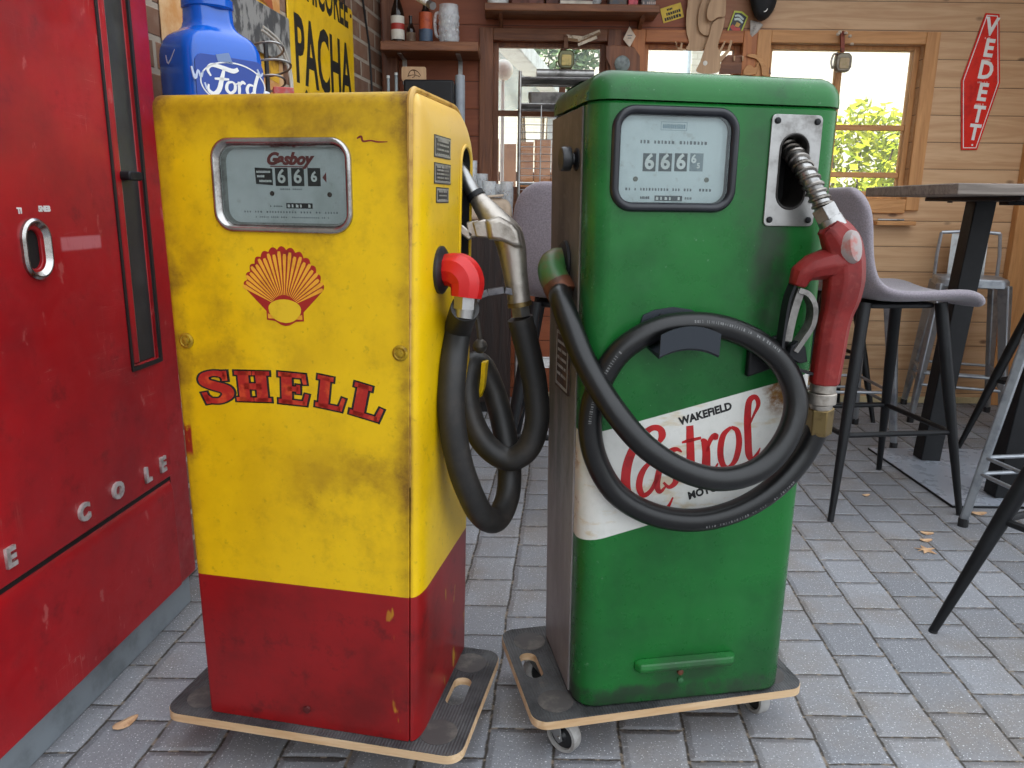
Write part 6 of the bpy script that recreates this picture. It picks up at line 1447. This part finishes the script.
for pts in ([(-0.095, 0.118, .004), (-0.088, 0.094, .006), (-0.080, 0.112, .004), (-0.074, 0.098, .005), (-0.068, 0.112, .003)], [(0.070, 0.132, .004), (0.078, 0.118, .005), (0.084, 0.126, .003)], [(-0.066, 0.088, .004), (-0.062, 0.074, .004)]):
    bm = new_bm(); stroke(bm, pts, mpj, -0.002, 0.0006, 4); link('scratch', bm, plain('scuffed_white', '#b9c6dd', 0.5), jl, False)
bm = new_bm(); stroke(bm, [(0.02, 0.150, .003), (0.012, 0.132, .004), (-0.018, 0.158, .002)], LEFT(-JW), 0, 0.0006, 3); link('side_tick', bm, plain('tick_pale', '#c9d4e8', 0.4), jg, False)
bm = new_bm(); prism(bm, [(-0.035, 0.150), (-0.002, 0.158), (0.008, 0.134), (-0.030, 0.136)], JD + 0.0012, JD + 0.0018, FRONT); link('torn_sticker', bm, plain('torn_sticker_grey', '#6f86b0', 0.5), jg, False)
# white-lidded tub, red box, stand with ring, number plate, clear cable
def on_shelf(px, Y): p = at(px, 88, Y); return (p.x, p.y, ZJ)
o = thing('white_tub', 'white lidded tub peeping over the yellow pump right of the blue jug', 'tub', on_shelf(254, 2.36), 0)
bm = new_bm(); lathe(bm, [(0, 0), (0.040, 0), (0.043, 0.10), (0, 0.10)], None, 24); link('tub_body', bm, M_white, o, True)
bm = new_bm(); lathe(bm, [(0.046, 0.098), (0.047, 0.118), (0.042, 0.124), (0, 0.124)], None, 24); link('lid', bm, plain('cool_white_lid', '#dfe6f0', 0.35), o, True)
o = thing('red_box', 'small red and white box next to the white tub behind the yellow pump', 'box', on_shelf(283, 2.47), rad(20))
bm = new_bm(); box(bm, -0.030, 0.030, -0.025, 0.025, 0, 0.150); link('box_body', bm, plain('box_red', '#b8453f', 0.5, 0, '#9c8c8a', 18), o, True, 0.003)
bm = new_bm(); box(bm, -0.031, 0.0, -0.0262, -0.025, 0.05, 0.12); link('box_label', bm, M_white, o, False)
o = thing('ring_stand', 'black upright stand with thin wire rings behind the blue jug', 'stand', on_shelf(268, 2.56), 0)
bm = new_bm(); cyl(bm, (0, 0, 0.0), (0, 0, 0.30), 0.007, seg=10); link('upright', bm, M_black, o, True)
bm = new_bm(); cyl(bm, (0, 0, 0), (0, 0, 0.012), 0.045, seg=24); link('base', bm, M_black, o, True)
for z, rr in ((0.27, 0.055), (0.22, 0.075), (0.175, 0.055)):
    bm = new_bm(); tube(bm, [V((rr * cos(2 * pi * k / 24), 0.04 * sin(2 * pi * k / 24), z + 0.02 * cos(2 * pi * k / 24 + 1))) for k in range(24)], 0.0035, 6, True); link('wire_ring', bm, M_steel, o, True)
o = bw_thing('number_plate', 'scuffed grey embossed plate hung on the wall between blue jug and yellow sign', 'plate', 252, 25, 0.02)
bm = new_bm(); prism(bm, rrect(-0.22, 0.26, -0.085, 0.075, 0.01, 3), 0, 0.004, FRONT); pl_ = link('plate', bm, plain('plate_scuffed', '#a3a3a0', 0.4, 0.3, '#56585a', 16, 0.46, 0.56, stretch=(1, 1, 0.6)), o, True, 0.002)
o = bw_thing('clear_cable', 'looped pale cable hanging beside the yellow sign', 'cable', 285, 55, 0.05)
pts = catmull([loc(o, at(px, py, Y)) for px, py, Y in ((262, 30, 2.56), (276, 42, 2.62), (284, 55, 2.66), (289, 72, 2.68), (291, 92, 2.68), (287, 112, 2.66))], 6)
for dx in (0, 0.012):
    bm = new_bm(); tube(bm, [p + V((dx, 0, dx)) for p in pts], 0.004, 8); link('cable', bm, plain('pale_cable', '#b9b4aa', 0.4), o, True)

# ================================================================== WIRE RACK at the left window
wr = thing('wire_rack', 'chrome wire shelving rack in front of the left window', 'rack', (0.02, 3.93, 0), 0)
RW, RD = 0.42, 0.26
for x in (0, RW):
    for y in (0, RD):
        bm = new_bm(); cyl(bm, (x, y, 0), (x, y, 1.70), 0.008, seg=10); link('rack_post', bm, M_steel, wr, True)
for z in (0.25, 0.72, 1.18, 1.55, 1.67):
    bm = new_bm()
    for y in (0, RD): cyl(bm, (0, y, z), (RW, y, z), 0.005, seg=6)
    for x in (0, RW): cyl(bm, (x, 0, z), (x, RD, z), 0.005, seg=6)
    for k in range(1, 12): cyl(bm, (0, RD * k / 12, z + 0.004), (RW, RD * k / 12, z + 0.004), 0.0022, seg=5)
    link('wire_shelf', bm, M_steel, wr, True)
bm = new_bm()
for k in range(24): cyl(bm, (0.0, 0, 0.74 + k * 0.034), (RW * 0.5, 0, 0.74 + k * 0.034), 0.0020, seg=5)
for k in range(3): cyl(bm, (RW * 0.5 * k / 2, 0, 0.72), (RW * 0.5 * k / 2, 0, 1.55), 0.0030, seg=5)
link('wire_grid', bm, M_steel, wr, True)
for k, (x, y, z, w, h, lb, c) in enumerate(((0.05, 0.05, 1.561, 0.30, 0.05, 'grey metal tray lying on the second shelf from the top of the wire rack', '#8b8a88'), (0.08, 0.04, 1.681, 0.28, 0.035, 'silver roll lying on the topmost shelf of the wire rack', '#a9a7a4'), (0.22, 0.03, 1.188, 0.17, 0.22, 'dark grey crate on the middle shelf of the wire rack, beside the green pump', '#4d5052'))):
    o = thing(('metal_tray', 'foil_roll', 'plastic_crate')[k], lb, ('tray', 'roll', 'crate')[k], (wr.location.x + x, wr.location.y + y, z), 0)
    bm = new_bm()
    if k == 1:
        for j in range(3): cyl(bm, (0, 0.03 + 0.06 * j, 0.020), (w, 0.035 + 0.06 * j, 0.020), 0.020, seg=14)
        link('roll', bm, plain('roll_silver', c, 0.35, 0.6, '#6a6764', 14), o, True)
    elif k == 0:
        L_ = [(0, 0, 0), (0, -0.008, h), (0, -0.004, h), (0, 0.004, 0.006)]
        loft(bm, [[V((a, b, z_)) for a, b in inset(rrect(0, w, 0, 0.19, 0.01, 3), d)] for _, d, z_ in L_]); link('tray_body', bm, plain('tray_grey', c, 0.4, 0.6, '#5f5d5b', 14), o, True)
    else:
        box(bm, 0, w, 0, 0.006, 0, h); box(bm, 0, w, 0.174, 0.18, 0, h); box(bm, 0, 0.006, 0.006, 0.174, 0, h); box(bm, w - 0.006, w, 0.006, 0.174, 0, h); box(bm, 0.006, w - 0.006, 0.006, 0.174, 0, 0.006)
        link('crate_body', bm, plain('crate_grey', c, 0.5, 0, '#383a3c', 14), o, True)
        bm = new_bm()
        for j in range(5): box(bm, -0.004, w + 0.004, -0.005, -0.0005, 0.02 + j * 0.042, 0.036 + j * 0.042)
        link('crate_slats', bm, M_steel, o, True, 0.001)

# ================================================================== LEAVES on the setts
M_leaf = plain('dry_leaf', '#d0aa84', 0.7, 0, '#a67c55', 40)
def leaf(label, px, py, s, rz, kind):
    p = onz(px, py); o = thing('dry_leaf', label, 'leaf', (p.x, p.y, 0.001), rz, 'dry leaves on the setts')
    if kind == 'star':
        outl = []
        for k in range(5):
            a = 2 * pi * k / 5; outl += [(s * cos(a), s * sin(a)), (s * 0.36 * cos(a + pi / 5), s * 0.36 * sin(a + pi / 5))]
    else:
        outl = [(s * cos(2 * pi * k / 12), s * 0.5 * sin(2 * pi * k / 12) * (1 - 0.3 * cos(2 * pi * k / 12))) for k in range(12)]
    bm = new_bm(); c0 = bm.verts.new((0, 0, 0.006)); c1 = bm.verts.new((0, 0, 0.0048)); n = len(outl)
    h = [0.0016 + 0.004 * abs(cos(2 * pi * k / n)) for k in range(n)]
    t_ = [bm.verts.new((a, b, hh)) for (a, b), hh in zip(outl, h)]; b_ = [bm.verts.new((a, b, hh - 0.0012)) for (a, b), hh in zip(outl, h)]
    for k in range(n):
        quad(bm, [c0, t_[k], t_[(k + 1) % n]]); quad(bm, [c1, b_[(k + 1) % n], b_[k]]); quad(bm, [t_[k], b_[k], b_[(k + 1) % n], t_[(k + 1) % n]])
    link('leaf_blade', bm, M_leaf, o, False)
    bm = new_bm(); tube(bm, [V((-s * 0.9, 0.0, 0.004)), V((0, 0, 0.0065)), V((s * 0.8, 0, 0.006))], 0.0011, 5); link('leaf_rib', bm, plain('leaf_rib_tan', '#d2ae86', 0.7), o, True)
leaf('star-shaped dry brown leaf on the setts right of the green pump', 926, 551, 0.036, 0.3, 'star')
leaf('curled dry leaf just behind the star-shaped leaf on the setts', 926, 541, 0.022, 0.1, 'oval')
leaf('smaller curled dry leaf farthest back of three near the stool legs', 927, 534, 0.022, -0.2, 'oval')
leaf('narrow straw-coloured leaf between red machine and yellow pump dolly', 126, 724, 0.028, 1.0, 'oval')
leaf('small pale leaf scrap on the setts left of the table plate', 866, 496, 0.016, 0.2, 'oval')
leaf('orange leaf under the front edge of the steel table plate', 979, 514, 0.030, 0.1, 'oval')

# ================================================================== OUTSIDE
M_og = plain('outside_paving', '#b5b0a6', 0.8, 0, '#9d978c', 4)
bm = new_bm(); box(bm, -12, 14, 4.42, 20, -0.12, -0.02); g_ = link('ground', bm, M_og, smooth=False); struct(g_)
def facade_mat():
    t = NT('pale_facade_brick'); o = t.obj(); x, y, z = t.sep(o)
    b = t.n('ShaderNodeTexBrick'); t.put(b.inputs['Vector'], t.comb(x, z, 0.0)); b.inputs['Scale'].default_value = 1.0
    b.inputs['Brick Width'].default_value = 0.22; b.inputs['Row Height'].default_value = 0.065; b.inputs['Mortar Size'].default_value = 0.006
    b.inputs['Color1'].default_value = lin('#f3ebdd'); b.inputs['Color2'].default_value = lin('#ebe1d1'); b.inputs['Mortar'].default_value = lin('#ddd2c1')
    return t.bsdf(b.outputs['Color'], 0.85)
hs_ = thing('neighbouring_house', 'pale brick house facade seen through the windows', 'house', (0, 9.5, 0), 0)
bm = new_bm(); box(bm, -7, 11, 0, 0.3, -0.02, 7.0); link('brick_wall', bm, facade_mat(), hs_, False)
bm = new_bm(); prism(bm, [(-0.5, 6.9), (0.4, 6.9), (0.4, 7.2), (0.2, 7.4)], -7.2, 11.2, lambda a, b, c: (c, a, b)); link('eaves', bm, plain('eaves_white', '#d6d6d2', 0.6), hs_, False)
bm = new_bm(); cyl(bm, (1.95, -0.08, 0), (1.95, -0.08, 6.9), 0.05); link('downpipe', bm, plain('downpipe_zinc', '#c9d2d8', 0.45, 0.2), hs_, True)
# lean-to glass roof of the house behind the left window
lr = thing('lean_to', 'white-framed glass lean-to roof outside the left window', 'lean-to', (0, 0, 0), 0)
def lp_(px, py, Y): return loc(lr, at(px, py, Y))
bm = new_bm(); bar(bm, lp_(499, 30, 5.3), lp_(560, 98, 8.4), 0.16, 0.12); link('gutter_beam', bm, plain('white_frame', '#dfe5ea', 0.4), lr, True, 0.01)
bm = new_bm(); A_, B_ = lp_(499, 34, 5.3), lp_(558, 98, 8.4); loft(bm, [[A_, B_, B_ + V((-1.3, 0.1, -0.35)), A_ + V((-1.3, 0.1, -0.35))], [p + V((0, 0, 0.03)) for p in (A_, B_, B_ + V((-1.3, 0.1, -0.35)), A_ + V((-1.3, 0.1, -0.35)))]]); link('roof_panel', bm, plain('blue_white_panel', '#a9bfcf', 0.25, 0, '#c7d6e0', 3), lr, False)
for p in (A_ + V((-0.05, 0, 0)), B_ + V((-0.05, 0, 0))):
    bm = new_bm(); box(bm, p.x - 0.05, p.x + 0.05, p.y - 0.05, p.y + 0.05, -0.02, p.z - 0.02); link('lean_to_post', bm, plain('white_frame', '#dfe5ea', 0.4), lr, True, 0.005)
o = thing('globe_lamp', 'white globe lamp outside behind the left window', 'lamp', (at(503, 70, 5.0).x, 5.0, 0), 0)
zg = at(503, 70, 5.0).z
bm = new_bm(); lathe(bm, [(0.0, -0.062)] + [(0.062 * cos(rad(q)), 0.062 * sin(rad(q))) for q in range(-75, 90, 15)] + [(0.0, 0.062)], Matrix.Translation((0, 0, zg)), 22); link('globe', bm, plain('opal_globe', '#f2ede2', 0.3), o, True)
bm = new_bm(); cyl(bm, (0, 0, -0.02), (0, 0, zg - 0.058), 0.012, seg=10); link('lamp_pole', bm, M_white, o, True)
# timber fence section and hedge outside
fc = thing('garden_fence', 'reddish timber fence outside the left window', 'fence', (-0.6, 7.2, -0.02), 0)
for k in range(14):
    bm = new_bm(); box(bm, k * 0.155, k * 0.155 + 0.145, 0, 0.02, 0, 1.62 + 0.02 * (k % 3)); link('fence_board', bm, plain('fence_cedar', '#a8734e', 0.7, 0, '#8a5638', 8), fc, False)
bm = new_bm(); box(bm, -0.02, 2.18, 0.02, 0.06, 1.3, 1.38); box(bm, -0.02, 2.18, 0.02, 0.06, 0.4, 0.48); link('fence_rail', bm, plain('fence_cedar_dark', '#80502f', 0.7), fc, False)
def bush(name, label, cx_, cy_, rx, ry, z0, z1, n, cols, seed):
    o = thing(name, label, 'shrub', (cx_, cy_, -0.02), 0, 'sunlit shrubs outside the right window')
    rn_ = random.Random(seed); bm = new_bm()
    for _ in range(n):
        while True:
            a, b, c = rn_.uniform(-1, 1), rn_.uniform(-1, 1), rn_.uniform(-1, 1)
            if 0.35 < a * a + b * b + c * c < 1: break
        p = V((a * rx, b * ry, (z0 + z1) / 2 + c * (z1 - z0) / 2)); s = rn_.uniform(0.035, 0.07)
        d = V((rn_.uniform(-1, 1), rn_.uniform(-1, 1), rn_.uniform(-0.6, 1))).normalized(); e_ = d.orthogonal().normalized()
        quad(bm, [bm.verts.new(q) for q in (p - d * s, p + e_ * s * 0.5, p + d * s, p - e_ * s * 0.5)])
    t = NT('leaf_' + name); oc_ = t.obj(); nz_ = t.noise(oc_, 7, 3); m = t.bsdf(t.mix(t.step(nz_, 0.35, 0.65), lin(cols[0]), lin(cols[1])), 0.6)
    link('foliage', bm, m, o, False)
    bm = new_bm()
    for k in range(5):
        a = k * 1.3; tube(bm, [V((0.06 * cos(a), 0.06 * sin(a), 0)), V((rx * 0.35 * cos(a), ry * 0.35 * sin(a), (z0 + z1) * 0.42)), V((rx * 0.6 * cos(a), ry * 0.6 * sin(a), z1 * 0.8))], [0.02, 0.014, 0.006], 7)
    link('stems', bm, plain('bark', '#5a4630', 0.8), o, True)
    return o
bush('garden_shrub', 'yellow-green shrub outside the left half of the right window', 3.00, 7.0, 0.70, 0.40, 0.2, 2.02, 2600, ('#c9c81e', '#8f9f1a'), 1)
bush('garden_shrub', 'yellow-green shrub outside the right pane of the right window', 4.15, 8.2, 0.65, 0.5, 0.2, 1.90, 2200, ('#d2cf2a', '#7f941a'), 2)
bush('garden_shrub', 'dark green shrub behind the lean-to roof, left window', 0.25, 8.9, 0.7, 0.3, 2.2, 3.3, 1500, ('#7f9466', '#586f48'), 4)
o = thing('garden_table', 'pale blue garden table outside below the right window bars', 'table', (2.7, 5.7, -0.02), 0)
bm = new_bm(); box(bm, -0.7, 0.9, -0.35, 0.35, 1.06, 1.10); link('table_top', bm, plain('pale_blue_paint', '#b9d2dc', 0.5, 0, '#a0bcc8', 5), o, False, 0.004)
for x in (-0.62, 0.82):
    for y in (-0.28, 0.28):
        bm = new_bm(); box(bm, x - 0.03, x + 0.03, y - 0.03, y + 0.03, 0, 1.06); link('leg', bm, plain('pale_blue_paint', '#b9d2dc', 0.5), o, False, 0.003)

# ================================================================== LIGHT
w = bpy.data.worlds.new('world'); SC.world = w; w.use_nodes = True
bg = w.node_tree.nodes['Background']; bg.inputs[1].default_value = 1.75
# overcast sky: bright and slightly blue overhead, duller near the horizon, dim ground below it
_t = w.node_tree; _g = _t.nodes.new('ShaderNodeTexCoord'); _s = _t.nodes.new('ShaderNodeSeparateXYZ'); _m = _t.nodes.new('ShaderNodeMapRange'); _r = _t.nodes.new('ShaderNodeValToRGB')
_t.links.new(_g.outputs['Generated'], _s.inputs[0]); _t.links.new(_s.outputs[2], _m.inputs[0]); _m.inputs[1].default_value = -1.0; _m.inputs[2].default_value = 1.0
_t.links.new(_m.outputs[0], _r.inputs[0]); _t.links.new(_r.outputs[0], bg.inputs[0])
_e = _r.color_ramp.elements; _e[0].position = 0.47; _e[0].color = (0.22, 0.21, 0.20, 1); _e[1].position = 0.52; _e[1].color = (0.62, 0.66, 0.70, 1)
for _p, _c in ((0.66, (0.86, 0.92, 0.99, 1)), (0.95, (1.0, 1.06, 1.14, 1))): _q = _e.new(_p); _q.color = _c
sd = bpy.data.lights.new('sun', 'SUN'); sd.energy = 8.0; sd.angle = rad(1.5); sd.color = (1.0, 0.96, 0.88)
so = bpy.data.objects.new('sun', sd); COL.objects.link(so)
so.rotation_euler = V((0.85, 0.30, -0.55)).to_track_quat('-Z', 'Y').to_euler()
SC.view_settings.view_transform = 'Standard'; SC.view_settings.look = 'None'; SC.view_settings.gamma = 1.0; SC.view_settings.use_curve_mapping = False
SC.view_settings.exposure = 0.42
